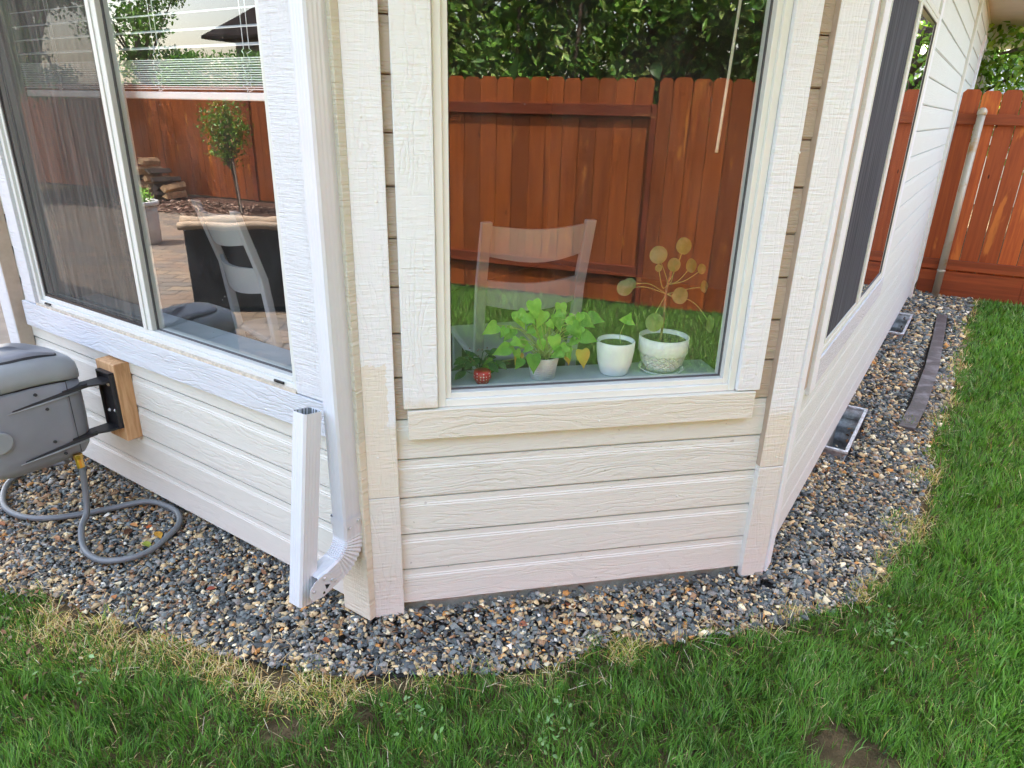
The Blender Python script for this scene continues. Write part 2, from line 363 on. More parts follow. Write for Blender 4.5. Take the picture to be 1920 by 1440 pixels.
def siding(x0, x1, holes, mat, M, zlo=Z0, zhi=TOP, led=1.0):
    mb = MB(); k = 0
    prof = [(.014, 0), (.000, .0), (.0008 , .0935), (.0008 + .0020 * led, .0962), (.0006 + .0016 * led, .1000), (.0010 + .0032 * led, .1035), (.0010 + .0040 * led, .1215), (.0190, .1217), (.0190, .1256), (.0010 + .0040 * led, .1258), (.0056, .136), (.014, .136)]
    while zlo + k * EX < zhi - .01:
        z = zlo + k * EX; iv = [(x0, x1)]
        for (a, b_, c_, d_) in holes:
            if z + .5 * EX > c_ and z + .5 * EX < d_:
                nv = []
                for (p, q_) in iv:
                    if a > p: nv.append((p, min(a, q_)))
                    if b_ < q_: nv.append((max(b_, p), q_))
                iv = [t for t in nv if t[1] - t[0] > .01]
        for p, q_ in iv:
            n = len(prof); wob = [0.0008 * math.sin(k * 2.3), .0008 * math.cos(k * 3.1)]
            vs = [(p, y, min(z + h, zhi + .01) + wob[0]) for y, h in prof] + [(q_, y, min(z + h, zhi + .01) + wob[1]) for y, h in prof]
            mb.add(vs, [(i, i + 1, n + i + 1, n + i) for i in range(n - 1)] + [tuple(range(n)), tuple(range(n, 2 * n))])
        k += 1
    # sheathing behind
    y0, y1 = .0195, .10
    def wall(a, b_, c_, d_):
        if b_ - a > .005 and d_ - c_ > .005: mb.box(a, b_, y0, y1, c_, d_)
    hs = sorted(holes); cur = x0
    for (a, b_, c_, d_) in hs:
        wall(cur, a, zlo - .005, zhi); wall(a, b_, zlo - .005, c_); wall(a, b_, d_, zhi); cur = b_
    wall(cur, x1, zlo - .005, zhi)
    return mb.build('siding', mat, house, M=M)

WT = 2.02
siding(-2.10, -.085, [(-1.91, -.29, .745, WT)], m_sidL, ML)
# centre facet: cream below the window sill, tan above
siding(-.110, 1.20, [], m_sidC, MC, Z0, Z0 + 5 * EX - .005)
siding(-.110, 1.20, [(.115, 1.047, .715, WT)], m_sidCt, MC, Z0 + 5 * EX, TOP)
siding(.90, 12.0, [(1.24, 2.79, .76, WT), (8.0, 10.6, 1.1, 2.30)], m_sidR, MR, led=.35)

def board(x0, x1, z0, z1, mat, M, y0=-.022, y1=.004, name='trim_board', parent=None, bev=.0025):
    mb = MB(); mb.box(x0, x1, y0, y1, z0, z1)
    return mb.build(name, mat, parent or house, M=M, bevel=bev)
# corner boards, each in two lengths with a butt joint
board(-.093, -.004, .4655, TOP, m_trimv_c, MC, name='corner_board')['label'] = 'left corner board, primer white above a cream paint patch'
board(-.093, -.003, .030, .4635, m_creamv, MC, name='corner_board')
board(1.1705, 1.255, .4655, TOP, m_trimv_r, MC, name='corner_board')['label'] = 'right corner board, white primer brushed over cream'
board(1.1700, 1.256, .030, .4635, m_creamv, MC, name='corner_board')
board(-.165, -.0495, .035, TOP, painted_wood('corner_board_shaded_coat', lin(200, 198, 182), 'z', bump=.0030, seed=9, paint2=lin(214, 209, 190), cut=(.66, 9, .64)), ML, name='corner_board')  # shade of the strip beside the downspout is put into this olive coat
board(1.1688, 1.1700, .47, TOP, m_side, MC, y0=-.0215, name='board_edge', bev=0)
board(.960, 1.1285, .66, TOP, m_side, MR, y0=-.0012, name='backing_strip', bev=0)
board(.884, .955, .035, TOP, m_trimv, MR, name='corner_board')
board(5.80, 5.92, .02, TOP, m_creamv, MR, y0=-.020, name='joint_board')
board(11.90, 12.02, .02, TOP, m_creamv, MR, y0=-.020, name='corner_board')
mb = MB(); mb.box(-2.155, -2.06, -.058, .0, .02, TOP); mb.build('corner_board', [m_trimvL], house, M=ML, bevel=.003)['label'] = 'proud white post board at the end of the left wall'
board(-2.075, -2.055, .06, TOP, m_side, ML, y0=-.055, y1=-.001, name='casing_edge', bev=0)

def bar_frame(mb, x0, x1, z0, z1, w_, y0, y1, wb=None):
    wb = wb or w_
    mb.box(x0, x0 + w_, y0, y1, z0, z1); mb.box(x1 - w_, x1, y0, y1, z0, z1)
    mb.box(x0 + w_, x1 - w_, y0 + .0004, y1, z0, z0 + wb); mb.box(x0 + w_, x1 - w_, y0 + .0004, y1, z1 - w_, z1)

def window(x0, x1, z0, z1, M, glass, panes, label, fl=False, mull=None, screen=None, smat=None, sideboard=None, trims=(), trimmat=None, sillmat=None, topmat=None, sill_lip=True):
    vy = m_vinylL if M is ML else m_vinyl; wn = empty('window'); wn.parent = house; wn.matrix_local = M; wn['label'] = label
    mb = MB(); bar_frame(mb, x0, x1, z0, z1, .022, -.010, .06)
    bar_frame(mb, x0 + .022, x1 - .022, z0 + .022, z1 - .022, .017, -.0085 if fl else .000, .058)
    mb.build('frame', vy, wn, bevel=.002)
    if mull:
        my = -.009 if fl else .001
        mb = MB(); mb.box(mull[0], mull[1], my, .05, z0 + .0395, z1 - .0395); mb.box(mull[0] + .012, mull[0] + .03, my - .0045, my, z0 + .0395, z1 - .0395)
        mb.build('mullion', vy, wn, bevel=.002)
    for (a, b_, yy) in panes:
        mb = MB(); bar_frame(mb, a, b_, z0 + .0395, z1 - .0395, .0035, yy - .004, yy + .004); mb.build('gasket', m_gasket, wn)
        mb = MB(); mb.add([(a + .005, yy, z0 + .044), (b_ - .005, yy, z0 + .044), (b_ - .005, yy, z1 - .044), (a + .005, yy, z1 - .044)], [(0, 1, 2, 3)])
        mb.build('glass', glass, wn, recalc=False)
    if screen:
        a, b_ = screen; yy = -.0065 if fl else .008
        mb = MB(); bar_frame(mb, a, b_, z0 + .0395, z1 - .0395, .010, yy - .004, yy + .004); mb.build('screen_frame', m_vinyl if smat is m_screenR else m_black, wn)
        mb = MB(); mb.add([(a + .009, yy, z0 + .048), (b_ - .009, yy, z0 + .048), (b_ - .009, yy, z1 - .048), (a + .009, yy, z1 - .048)], [(0, 1, 2, 3)])
        mb.build('screen', smat, wn, recalc=False)
    return wn
# centre picture window
wc = window(.118, 1.043, .7425, WT - .03, MC, m_glass, [(.157, 1.004, .026)], 'tall fixed centre window with a thick cream white frame')
board(.020, .1165, .7475, WT + .09, m_trimv_w, MC, y0=-.024, name='trim_board', parent=house)
board(1.0445, 1.122, .7455, WT + .09, m_trimv, MC, y0=-.024, name='trim_board', parent=house)
board(.030, 1.110, .650, .7415, m_cream, MC, y0=-.026, name='sill_board')['label'] = 'fresh cream board with bold grain under the centre window'
# left slider
wl = window(-1.902, -.298, .748, WT - .02, ML, m_glassL, [(-1.862, -1.135, .034), (-1.078, -.338, .022)], 'left sliding window, insect screen over its left half, raised blinds', mull=(-1.135, -1.078), screen=(-1.862, -1.134), smat=m_screenL)
board(-1.990, -1.9035, .7515, WT + .09, m_trimvL, ML, name='trim_board'); board(-.2965, -.182, .7515, WT + .09, m_trimvL, ML, name='trim_board')
board(-2.03, -.178, .640, .7465, m_trim, ML, y0=-.024, name='sill_board')['label'] = 'bluish white primed board under the left window'
mb = MB(); mb.box(-1.90, -.30, -.022, -.0105, .7475, .756); mb.build('caulk', plain('old_caulk', lin(196, 186, 168), .8, var=.2, nscale=60), wl)
for xx in (-1.815, -.385):
    mb = MB(); mb.box(xx - .022, xx + .022, -.016, -.0106, .760, .768); mb.box(xx - .018, xx - .006, -.019, -.0161, .762, .766); mb.build('weep_cover', m_black, wl, bevel=.002)
# right side window
wr = window(1.232, 2.80, .745, WT - .02, MR, m_glass, [(1.27, 1.95, .006), (2.075, 2.762, -.003)], 'side window of the long wall, grey insect screen on its near half', fl=True, mull=(1.955, 2.075), screen=(1.271, 1.954), smat=m_screenR)
board(1.13, 1.2305, .63, WT + .09, m_trimv, MR, y0=-.014, name='trim_board'); board(2.802, 2.90, .742, WT + .09, m_trimv, MR, y0=-.012, name='trim_board')
board(1.2315, 2.90, .640, .7405, m_trim, MR, y0=-.014, name='sill_board')
w2 = window(8.05, 10.55, 1.15, 2.25, MR, m_glass, [(8.09, 9.28, .034), (9.34, 10.51, .022)], 'far side window beyond the red fence', mull=(9.28, 9.34))
board(7.90, 8.048, 1.06, 2.36, m_trimv, MR, name='trim_board'); board(10.552, 10.68, 1.06, 2.36, m_trimv, MR, name='trim_board'); board(8.05, 10.55, 2.252, 2.36, m_trim, MR, name='trim_board')
for (M, a, b_) in ((ML, -1.99, -.196), (MC, .020, 1.142), (MR, 1.055, 2.90)):
    board(a, b_, WT + .092, WT + .18, m_trim, M, name='trim_board')

for (M, x, z, y) in ((MC, -.055, 1.52, -.022), (MC, -.03, 1.32, -.022), (MC, -.06, .60, -.022), (MC, .085, 1.15, -.024), (MC, .05, .88, -.024), (MC, 1.225, .50, -.022), (MC, 1.10, .80, -.024), (MC, 1.12, 1.45, -.024), (MC, 1.20, 1.10, -.022), (ML, -.24, .98, -.022), (ML, -.9, .69, -.024), (ML, -.45, .66, -.024), (MC, .60, .675, -.026), (ML, -.33, .32, -.0005), (MC, .9, .37, -.0005)):
    mb = MB(); mb.lathe([(0, .0012), (.0026, .0010), (.0038, .0002), (.0046, -.0004)], 10); mb.v = [(x + a, y - c_, z + b_) for a, b_, c_ in mb.v]; mb.build('nail_head', m_vinyl, house, M=M, smooth=True)
# foundation, soffit, roof, walls out of the picture that close the house
mb = MB()
def fnd(a, b_): 
    (x0, y0), (x1, y1) = a, b_; d = Vector((x1 - x0, y1 - y0, 0)); L_ = d.length; ang = math.atan2(d.y, d.x)
    mb.box(0, L_, .0, .16, -.25, .0585, Matrix.Translation((x0, y0, 0)) @ Matrix.Rotation(ang, 4, 'Z'))
fnd((-2.13, AY + .035), (-.075, AY + .035)); fnd((-.045, .004), (.84, .889)); fnd((RX - .035, .87), (RX - .035, 11.95))
mb.build('foundation', m_conc, house)
CORN = [(-9, 2.6), (-2.13, 2.6), (-2.13, AY), (-.084, AY), (RX, RX), (RX, 12), (-9, 12)]
OV = .50
EV = [(-9, AY - OV), (-5, AY - OV), (-2.9, AY - OV), (RX + OV, AY - OV), (RX + OV, 12.0 + OV), (-9, 12.0 + OV)]
mb = MB(); mb.prism(EV, TOP + .002, TOP + .08); mb.build('soffit', m_soffit, house)
mb = MB()
rp = [(-9.02, AY - OV - .02), (-5, AY - OV - .02), (-2.92, AY - OV - .02), (RX + OV + .02, AY - OV - .02), (RX + OV + .02, 12.0 + OV + .02), (-9.02, 12.0 + OV + .02)]
top_ = [(-6, 6), (-4, 6), (-4, 5.2), (-3.6, 5.2), (-3.6, 8), (-6, 8)]
mb.add([(x, y, TOP + .19) for x, y in rp] + [(x, y, 4.6) for x, y in top_] + [(x, y, TOP + .082) for x, y in rp],
       [(i, (i + 1) % 6, 6 + (i + 1) % 6, 6 + i) for i in range(6)] + [tuple(range(6, 12))] + [(i, (i + 1) % 6, 12 + (i + 1) % 6, 12 + i) for i in range(6)])
mb.build('roof', m_roof, house)
gut = MB()
gut.box(RX + OV + .021, RX + OV + .13, AY - OV, 12.5, TOP + .03, TOP + .15); gut.box(-2.9, RX + OV + .13, AY - OV - .13, AY - OV - .021, TOP + .03, TOP + .15)
gut.build('gutter', plain('gutter_white', lin(215, 214, 205), .4, var=.03), house, bevel=.01)
mb = MB(); mb.box(-2.14, -2.10, AY + .02, 2.6, .03, TOP); mb.box(-9, -2.13, 2.6, 2.64, .03, TOP); mb.box(-9, RX, 11.95, 12.0, .03, TOP); mb.box(-9.04, -9, 2.6, 12, .03, TOP)
mb.build('outer_wall', m_sidL, house)
# room behind the corner windows
m_room = plain('room_paint', (.085, .08, .075), .8, var=.02)
m_floor = plain('room_floor', (.05, .035, .025), .4, nscale=5, var=.3)
FLOOR = .22
mb = MB(); mb.prism([(-2.09, AY + .12), (-.02, AY + .12), (.80, .94), (.80, 4.2), (-2.09, 4.2)], FLOOR - .05, FLOOR); mb.build('room_floor', m_floor, house)
mb = MB(); mb.box(-2.0995, -2.02, AY + .105, 4.2, FLOOR, TOP - .1); mb.box(-2.09, .85, 4.2, 4.26, FLOOR, TOP - .1); mb.prism([(-2.09, AY + .12), (-.02, AY + .12), (.80, .94), (.80, 4.2), (-2.09, 4.2)], TOP - .12, TOP - .06)
mb.build('room_wall', m_room, house)
m_sill = plain('inner_sill_paint', (.46, .52, .55), .4, var=.02)
for (M, a, b_, zz, lab) in ((ML, -1.91, -.29, .7445, 0), (MC, .116, 1.048, .7600, 0), (MR, 1.13, 2.85, .7595, 0)):
    mb = MB(); mb.box(a + .002, b_ - .002, .062, .235, zz - .022, zz); mb.box(a - .02, a, .101, .12, zz, WT); mb.box(b_, b_ + .02, .101, .12, zz, WT)
    mb.build('inner_sill', m_sill, house, M=M, bevel=.003)

# downspout: 2x3 rectangular tube, ribbed, elbow and hinged extension
def ribbed(w_, d_, n=4, r=.006, rib=.0006):
    """outline (x,y) of a rectangular downspout, fluted on the faces"""
    pts = []
    def edge(p, q, out):
        m = 2 * n + 1
        for i in range(m + 1):
            t = i / m; x = p[0] + (q[0] - p[0]) * t; y = p[1] + (q[1] - p[1]) * t; k = rib if i % 2 else 0
            if i in (0, m): k = 0
            pts.append((x - out[0] * k, y - out[1] * k))
    hw, hd = w_ / 2, d_ / 2
    edge((-hw + r, -hd), (hw - r, -hd), (0, -1)); edge((hw, -hd + r), (hw, hd - r), (1, 0)); edge((hw - r, hd), (-hw + r, hd), (0, 1)); edge((-hw, hd - r), (-hw, -hd + r), (-1, 0))
    return pts
def sweep(mb, outline, path, scale=None):
    n = len(outline); base = len(mb.v); P = [Vector(p) for p in path]
    for i, p in enumerate(P):
        t = (P[min(i + 1, len(P) - 1)] - P[max(i - 1, 0)]).normalized(); ax = Vector((1, 0, 0)); ay = t.cross(ax).normalized()
        if t.z < 0: ay = -ay
        ay = -ax.cross(t) if t.z > 0 else ax.cross(t)
        ay.normalize(); s_ = scale[i] if scale else 1
        for (a, b2) in outline: mb.v.append(tuple(p + ax * a * s_ + ay * (b2 * s_)))
    for i in range(len(P) - 1):
        for k in range(n):
            a = base + i * n + k; b2 = base + i * n + (k + 1) % n; mb.f.append((a, b2, b2 + n, a + n)); mb.mi.append(mb.cur)
ds = MB(); ol = ribbed(.056, .073); DX, DY = -.091, -.131
sweep(ds, ol, [(DX, DY, 2.55), (DX, DY, .385)])
dspo = ds.build('downspout', m_alu, house)
el = MB(); ol2 = ribbed(.060, .077, rib=.0006); path = [(DX, DY, .425), (DX, DY, .372)]; sca = [1, 1]
cyy, czz, rad = DY - .088, .365, .088
for i in range(0, 23):
    a = R_(i * 78 / 22); path.append((DX, cyy + rad * math.cos(a), czz - rad * math.sin(a))); sca.append(1.0 + (.035 if i % 2 else -.045) * (1 if 0 < i < 22 else 0))
a = R_(78); last = Vector(path[-1]); dirv = Vector((0, -math.sin(a), -math.cos(a)))
path.append(tuple(last + dirv * .03)); sca.append(1); path.append(tuple(last + dirv * .075)); sca.append(1)
sweep(el, ol2, path, sca)
elo = el.build('elbow', m_alu, dspo)
mb = MB(); sweep(mb, ribbed(.0635, .0805, rib=0), [(DX, DY, .43), (DX, DY, .405)]); mb.build('collar', m_alu, dspo)
for p in ((DX + .033, DY + .01, .412), (DX + .033, DY - .022, .400), (DX + .031, last.y - .035, last.z + .012), (DX + .031, last.y - .055, last.z - .018), (DX + .031, last.y - .02, last.z - .02)):
    mb = MB(); mb.box(p[0] - .002, p[0] + .003, p[1] - .004, p[1] + .004, p[2] - .004, p[2] + .004); mb.build('screw', m_steel, dspo, bevel=.0015)
# hinged extension standing almost upright
ex = MB(); EXo = ribbed(.054, .062, rib=.0009); bot = Vector((-.112, -.302, .215)); topp = Vector((-.131, -.207, .775))
sweep(ex, EXo, [tuple(bot), tuple(topp)])
exo = ex.build('downspout_extension', [m_alu], dspo)
md = exo.modifiers.new('thick', 'SOLIDIFY'); md.thickness = .0012; md.offset = -1
exi = MB(); sweep(exi, [(a * .955, b2 * .96) for a, b2 in EXo], [tuple(bot + Vector((0, 0, .002))), tuple(topp - (topp - bot).normalized() * .002)]); exi.build('inside_of_extension', m_galvin, dspo)
mb = MB(); tipy = bot.y
tv = [(-.110 + .0275, bot.y - .031, bot.z + .001), (-.110 - .0275, bot.y - .031, bot.z + .001), (-.110 - .0275, bot.y + .02, bot.z + .001), (-.110 + .0275, bot.y + .031, bot.z + .001), (-.083, bot.y - .026, bot.z - .030), (-.110, bot.y - .029, bot.z - .022)]
for sx in (1,):
    hp = [(-.310, .243), (-.318, .262), (-.314, .284), (-.296, .298), (-.262, .306), (-.235, .300), (-.222, .284), (-.226, .262), (-.246, .246), (-.280, .236)]
    mb.add([(DX + .0335, y, z) for y, z in hp] + [(DX + .0325, y, z) for y, z in hp], [tuple(range(10)), tuple(range(10, 20))[::-1]] + [(i, (i + 1) % 10, 10 + (i + 1) % 10, 10 + i) for i in range(10)])
hg = mb.build('hinge_plate', m_alu, dspo)
mb = MB(); mb.add([(DX + .0340, y, z) for y, z in ((-.262, .272), (-.244, .262), (-.258, .252))], [(0, 1, 2)]); mb.lathe([(0, 0), (.004, 0), (.004, .0005)], 12, (0, 0, 0))
mb.v = mb.v[:3] + [(DX + .0340 + z, -.268 + x, .247 + y) for x, y, z in mb.v[3:]]
mb.build('hinge_mark', m_black, dspo)
for y, z in ((-.302, .272), (-.262, .293), (-.236, .272)):
    mb = MB(); mb.tube([(DX + .0335, y, z), (DX + .0385, y, z)], .0038, 10); mb.build('rivet', m_steel, dspo)

# ------------------------------------------------------------------ blinds, wand, chairs
bl = empty('window_blind', (0, AY + .085, 0), 0, 'raised white slatted blind inside the left window', 'blind')
m_blind = plain('blind_slat', (.80, .78, .76), .45, var=.04, nscale=4)
def slat(mb, z, tilt, x0=-1.84, x1=-.36, y=.03):
    c_, s_ = math.cos(tilt), math.sin(tilt); h = .025
    mb.add([(x0, y - h * c_, z - h * s_ - .001), (x1, y - h * c_, z - h * s_ - .001), (x1, y + h * c_, z + h * s_ - .001), (x0, y + h * c_, z + h * s_ - .001),
            (x0, y - h * c_, z - h * s_ + .0015), (x1, y - h * c_, z - h * s_ + .0015), (x1, y + h * c_, z + h * s_ + .0015), (x0, y + h * c_, z + h * s_ + .0015)],
           [(0, 3, 2, 1), (4, 5, 6, 7), (0, 1, 5, 4), (2, 3, 7, 6), (0, 4, 7, 3), (1, 2, 6, 5)])
mb = MB()
for i in range(14): slat(mb, 1.578 + i * .0062, .02 * math.sin(i))
mb.build('stacked_slats', m_blind, bl)
mb = MB()
for i in range(8): slat(mb, 1.695 + i * .045, .22)
mb.build('slat', m_blind, bl)
mb = MB(); mb.box(-1.84, -.36, .005, .055, 1.548, 1.570); mb.build('bottom_rail', m_blind, bl, bevel=.004)
for xx in (-1.55, -.93, -.50):
    mb = MB()
    for dx in (-.012, .012):
        pts = [(xx + dx, 0, 2.0), (xx + dx, 0, 1.68)]
        for i in range(14): pts.append((xx + dx + .010 * math.sin(i * 2.2 + dx * 90), -.008 * (i % 2), 1.675 - i * .008))
        mb.tube(pts, .0012, 5)
    mb.build('ladder_cord', m_blind, bl)
wd = MB(); P0 = Vector((.953, .13, 1.44)); P1 = Vector((.973, .13, 1.99)); P0 = MC @ P0; P1 = MC @ P1
wd.tube([P0, P0 + (P1 - P0) * .03, P1], [.0052, .0045, .0042], 8)
tag(wd.build('blind_wand', plain('wand_plastic', (.75, .68, .52), .3), smooth=True), 'thin cream blind wand hanging inside the centre window', 'wand')

m_chair = plain('chair_paint', (.40, .385, .37), .5, var=.03, nscale=5)
def chair(loc, rz, label, n=2, seat=True):
    t = empty('chair', loc, rz, label, 'chair', 'white dining chairs in the room')
    W_, lean = .19, .075
    def post(sx):
        mb = MB(); vs = []
        for z, y in ((0, .03), (.45, 0), (.72, -.03), (.97, -lean - .03)):
            for dx, dy in ((-.019, -.014), (.019, -.014), (.019, .014), (-.019, .014)): vs.append((sx * W_ + dx, y + dy, z))
        fs = [(0, 3, 2, 1), (12, 13, 14, 15)]
        for i in range(3):
            for k in range(4): a = i * 4 + k; b2 = i * 4 + (k + 1) % 4; fs.append((a, b2, b2 + 4, a + 4))
        mb.add(vs, fs); mb.build('leg', m_chair, t, bevel=.004)
    post(-1); post(1)
    def slat_(z0, z1, y0_, y1_):
        mb = MB(); N = 12; vs = []; fs = []
        for i in range(N + 1):
            x = -W_ + .019 + (2 * W_ - .038) * i / N; bow = -.035 * math.sin(math.pi * i / N)
            for (z, y) in ((z0 - .02 * math.sin(math.pi * i / N), y0_), (z1 - .010 * math.sin(math.pi * i / N), y1_)):
                vs += [(x, y + bow - .008, z), (x, y + bow + .008, z)]
        for i in range(N):
            a = i * 4; fs += [(a, a + 4, a + 6, a + 2), (a + 1, a + 3, a + 7, a + 5), (a + 2, a + 6, a + 7, a + 3), (a, a + 1, a + 5, a + 4)]
        fs += [(0, 2, 3, 1), (4 * N, 4 * N + 1, 4 * N + 3, 4 * N + 2)]
        mb.add(vs, fs); mb.build('back_slat', m_chair, t)
    slat_(.845, .955, -.062, -.098); slat_(.66, .755, -.022, -.040)
    mb = MB(); mb.box(-.21, .21, .0, .42, .425, .455); mb.build('seat', m_chair, t, bevel=.012)
    for sx in (-1, 1):
        mb = MB(); mb.box(sx * .18 - .018, sx * .18 + .018, .38, .415, 0, .425); mb.build('leg', m_chair, t, bevel=.003)
def cl(u, yy, z=FLOOR): p = MC @ Vector((u, yy, z)); return (p.x, p.y, p.z)
chair(cl(.515, .62), R_(45 + 6), 'white wooden chair with curved slats just behind the centre window')
chair((-1.07, AY + .42, FLOOR - .0), R_(-14), 'white wooden chair behind the right pane of the left window')

# ------------------------------------------------------------------ plants on the centre sill
def lathe_pot(name, prof, loc, mat, parent, extra=None, n=40):
    mb = MB(); mb.lathe(prof, n); o = mb.build(name, mat, parent, smooth=True, M=Matrix.Translation(loc)); return o
m_potw = plain('white_glazed_pot', (.86, .87, .86), .25, var=.03, nscale=8, bump=.0006, bscale=40)
b = NB('ribbed_white_pot'); o = b.obj(); x, y, z = b.xyz(o)
m_potrib = b.fin((.80, .80, .80), .35, b.bump(b.math('SINE', b.math('MULTIPLY', z, 900.0)), .0006, 1.0))
b = NB('lattice_white_pot'); o = b.obj(); x, y, z = b.xyz(o)
th = b.math('ARCTAN2', y, x); A1 = b.math('ADD', b.math('MULTIPLY', th, 17.0), b.math('MULTIPLY', z, 330.0)); A2 = b.math('SUBTRACT', b.math('MULTIPLY', th, 17.0), b.math('MULTIPLY', z, 330.0))
lat = b.math('MAXIMUM', b.mapr(b.math('SINE', A1), .45, 1.0), b.mapr(b.math('SINE', A2), .45, 1.0))
band = b.math('LESS_THAN', z, .068); hh = b.math('MULTIPLY', lat, band)
m_potlat = b.fin(b.mix(b.math('MULTIPLY', hh, .25), (.80, .80, .76), (.62, .60, .55)), .3, b.bump(b.math('MULTIPLY', hh, -1.0), .003, 1.0))
m_pots = plain('potting_soil', (.06, .045, .03), .95, nscale=90, var=.5, bump=.004, bscale=120)
def leafmat(name, c1, c2, tr=.35, rough=.4):
    b = NB(name); o = b.obj(); f = b.noise(o, 25, 3)
    c = b.mix(b.mapr(f, .35, .65), c1, c2); b.fin(c, rough, None, 0, .4)
    t = b.n('BsdfTranslucent'); b.put(t.inputs[0], c); mx = b.n('MixShader'); mx.inputs[0].default_value = tr
    b.t.links.new(b.bs.outputs[0], mx.inputs[1]); b.t.links.new(t.outputs[0], mx.inputs[2]); b.t.links.new(mx.outputs[0], b.out.inputs[0]); return b.m
m_pothos = leafmat('pothos_leaf', (.16, .42, .05), (.30, .58, .08)); m_pothos2 = leafmat('deep_pothos_leaf', (.07, .24, .03), (.14, .38, .05)); m_yel = leafmat('yellowed_leaf', (.55, .42, .06), (.60, .33, .06))  # second pothos material is a darker green, picked at random per leaf
m_pilea = leafmat('round_leaf', (.22, .30, .07), (.36, .40, .16), .55); m_dark = leafmat('dark_leaf', (.03, .09, .03), (.06, .15, .05), .2); m_stem = plain('stem', (.28, .33, .10), .6)
m_bstem = plain('scarred_stem', (.20, .12, .06), .8, var=.4, nscale=120)
def leaf(parent, base, d, nrm, L_, W_, mat, kind='heart', fold=.18, name='leaf', droop=.25):
    d = Vector(d).normalized(); nrm = Vector(nrm); s_ = d.cross(nrm).normalized(); nn = s_.cross(d).normalized(); base = Vector(base)
    if kind == 'heart': pr = [(0, 0), (-.08, .30), (.02, .46), (.2, .5), (.42, .42), (.66, .24), (.86, .08), (1, 0)]
    elif kind == 'long': pr = [(0, 0), (.1, .22), (.3, .42), (.5, .5), (.7, .42), (.88, .2), (1, 0)]
    mid = [(0, 0), (.05, 0), (.15, 0), (.3, 0), (.5, 0), (.7, 0), (.88, 0), (1, 0)][:len(pr)] if kind == 'heart' else [(t, 0) for t, _ in pr]
    vs = []; n = len(pr)
    def P(t, w2): return base + d * (t * L_) + s_ * (w2 * W_) + nn * (abs(w2) * W_ * fold - droop * L_ * t * t)
    for t, _ in mid: vs.append(P(t, 0))
    for sg in (1, -1):
        for t, w2 in pr: vs.append(P(t, sg * w2))
    fs = []
    for i in range(n - 1):
        fs.append((i, i + 1, n + i + 1, n + i)); fs.append((i, 2 * n + i, 2 * n + i + 1, i + 1))
    mb = MB(); mb.add(vs, fs); return mb.build(name, mat, parent, smooth=True, recalc=False)
def disc_leaf(parent, c_, nrm, r, mat):
    nrm = Vector(nrm).normalized(); a = nrm.orthogonal().normalized(); b2 = nrm.cross(a); mb = MB(); c_ = Vector(c_)
    vs = [c_ + nrm * r * .10] + [c_ + (a * math.cos(q) + b2 * math.sin(q)) * r * .6 + nrm * .0 for q in [k * math.pi / 12 for k in range(24)]] + [c_ + (a * math.cos(q) * 1.0 + b2 * math.sin(q) * .94) * r + nrm * r * (.05 * math.sin(3 * q) - .06) for q in [k * math.pi / 12 for k in range(24)]]
    fs = [(0, 1 + k, 1 + (k + 1) % 24) for k in range(24)] + [(1 + k, 25 + k, 25 + (k + 1) % 24, 1 + (k + 1) % 24) for k in range(24)]
    mb.add(vs, fs); return mb.build('leaf', mat, parent, smooth=True, recalc=False)
def stem(parent, pts, r, mat, name='stem'):
    # smooth a few control points
    P = [Vector(p) for p in pts]; out = []
    for i in range(len(P) - 1):
        p0 = P[max(i - 1, 0)]; p1 = P[i]; p2 = P[i + 1]; p3 = P[min(i + 2, len(P) - 1)]
        for k in range(6):
            t = k / 6; out.append(.5 * ((2 * p1) + (p2 - p0) * t + (2 * p0 - 5 * p1 + 4 * p2 - p3) * t * t + (3 * p1 - p0 - 3 * p2 + p3) * t ** 3))
    out.append(P[-1]); mb = MB(); mb.tube(out, r, 7); return mb.build(name, mat, parent, smooth=True)
SILLZ = .7605
def plant(u, yy, label, cat='potted plant', z=SILLZ):
    t = empty('potted_plant', (0, 0, 0), 0, label, cat); t.matrix_world = MC @ Matrix.Translation((u, yy, z)); return t
out = Vector((0, -1, 0))
# heart leaved plant in the ribbed pot
p = plant(.462, .145, 'heart leaved green plant in a small ribbed white pot, second from left on the sill')
lathe_pot('pot', [(.0, .0), (.038, .0), (.050, .070), (.051, .073), (.047, .073), (.046, .055), (0, .055)], (0, 0, 0), m_potrib, p)
lathe_pot('soil', [(0, .064), (.047, .062)], (0, 0, 0), m_pots, p)
rr = random.Random(5)
spec = [(-.150, .16, .055, -60, 0), (-.120, .10, .055, -70, 0), (-.155, .035, .060, -50, 0), (-.09, .20, .06, 20, 0), (-.05, .24, .06, 10, 0), (-.035, .15, .065, 30, 0), (-.01, .20, .055, -20, 0), (.03, .19, .055, 10, 0),
        (.05, .215, .05, 0, 0), (.07, .165, .06, 30, 0), (.10, .18, .06, 55, 0), (.135, .175, .055, 75, 0), (.105, .125, .06, 70, 0), (.02, .125, .055, 10, 0), (-.045, .075, .06, 0, 0), (.06, .09, .05, 20, 0), (-.075, .055, .04, -30, 0),
        (.115, .075, .060, 5, 1), (.075, .05, .03, 10, 1), (-.08, .07, .04, -20, 1), (-.005, .155, .05, -5, 0), (-.10, .145, .05, -35, 0)]
for q_ in range(26): spec.append((rr.uniform(-.13, .12), rr.uniform(.075, .20), rr.uniform(.030, .046), rr.uniform(-70, 70), 0))
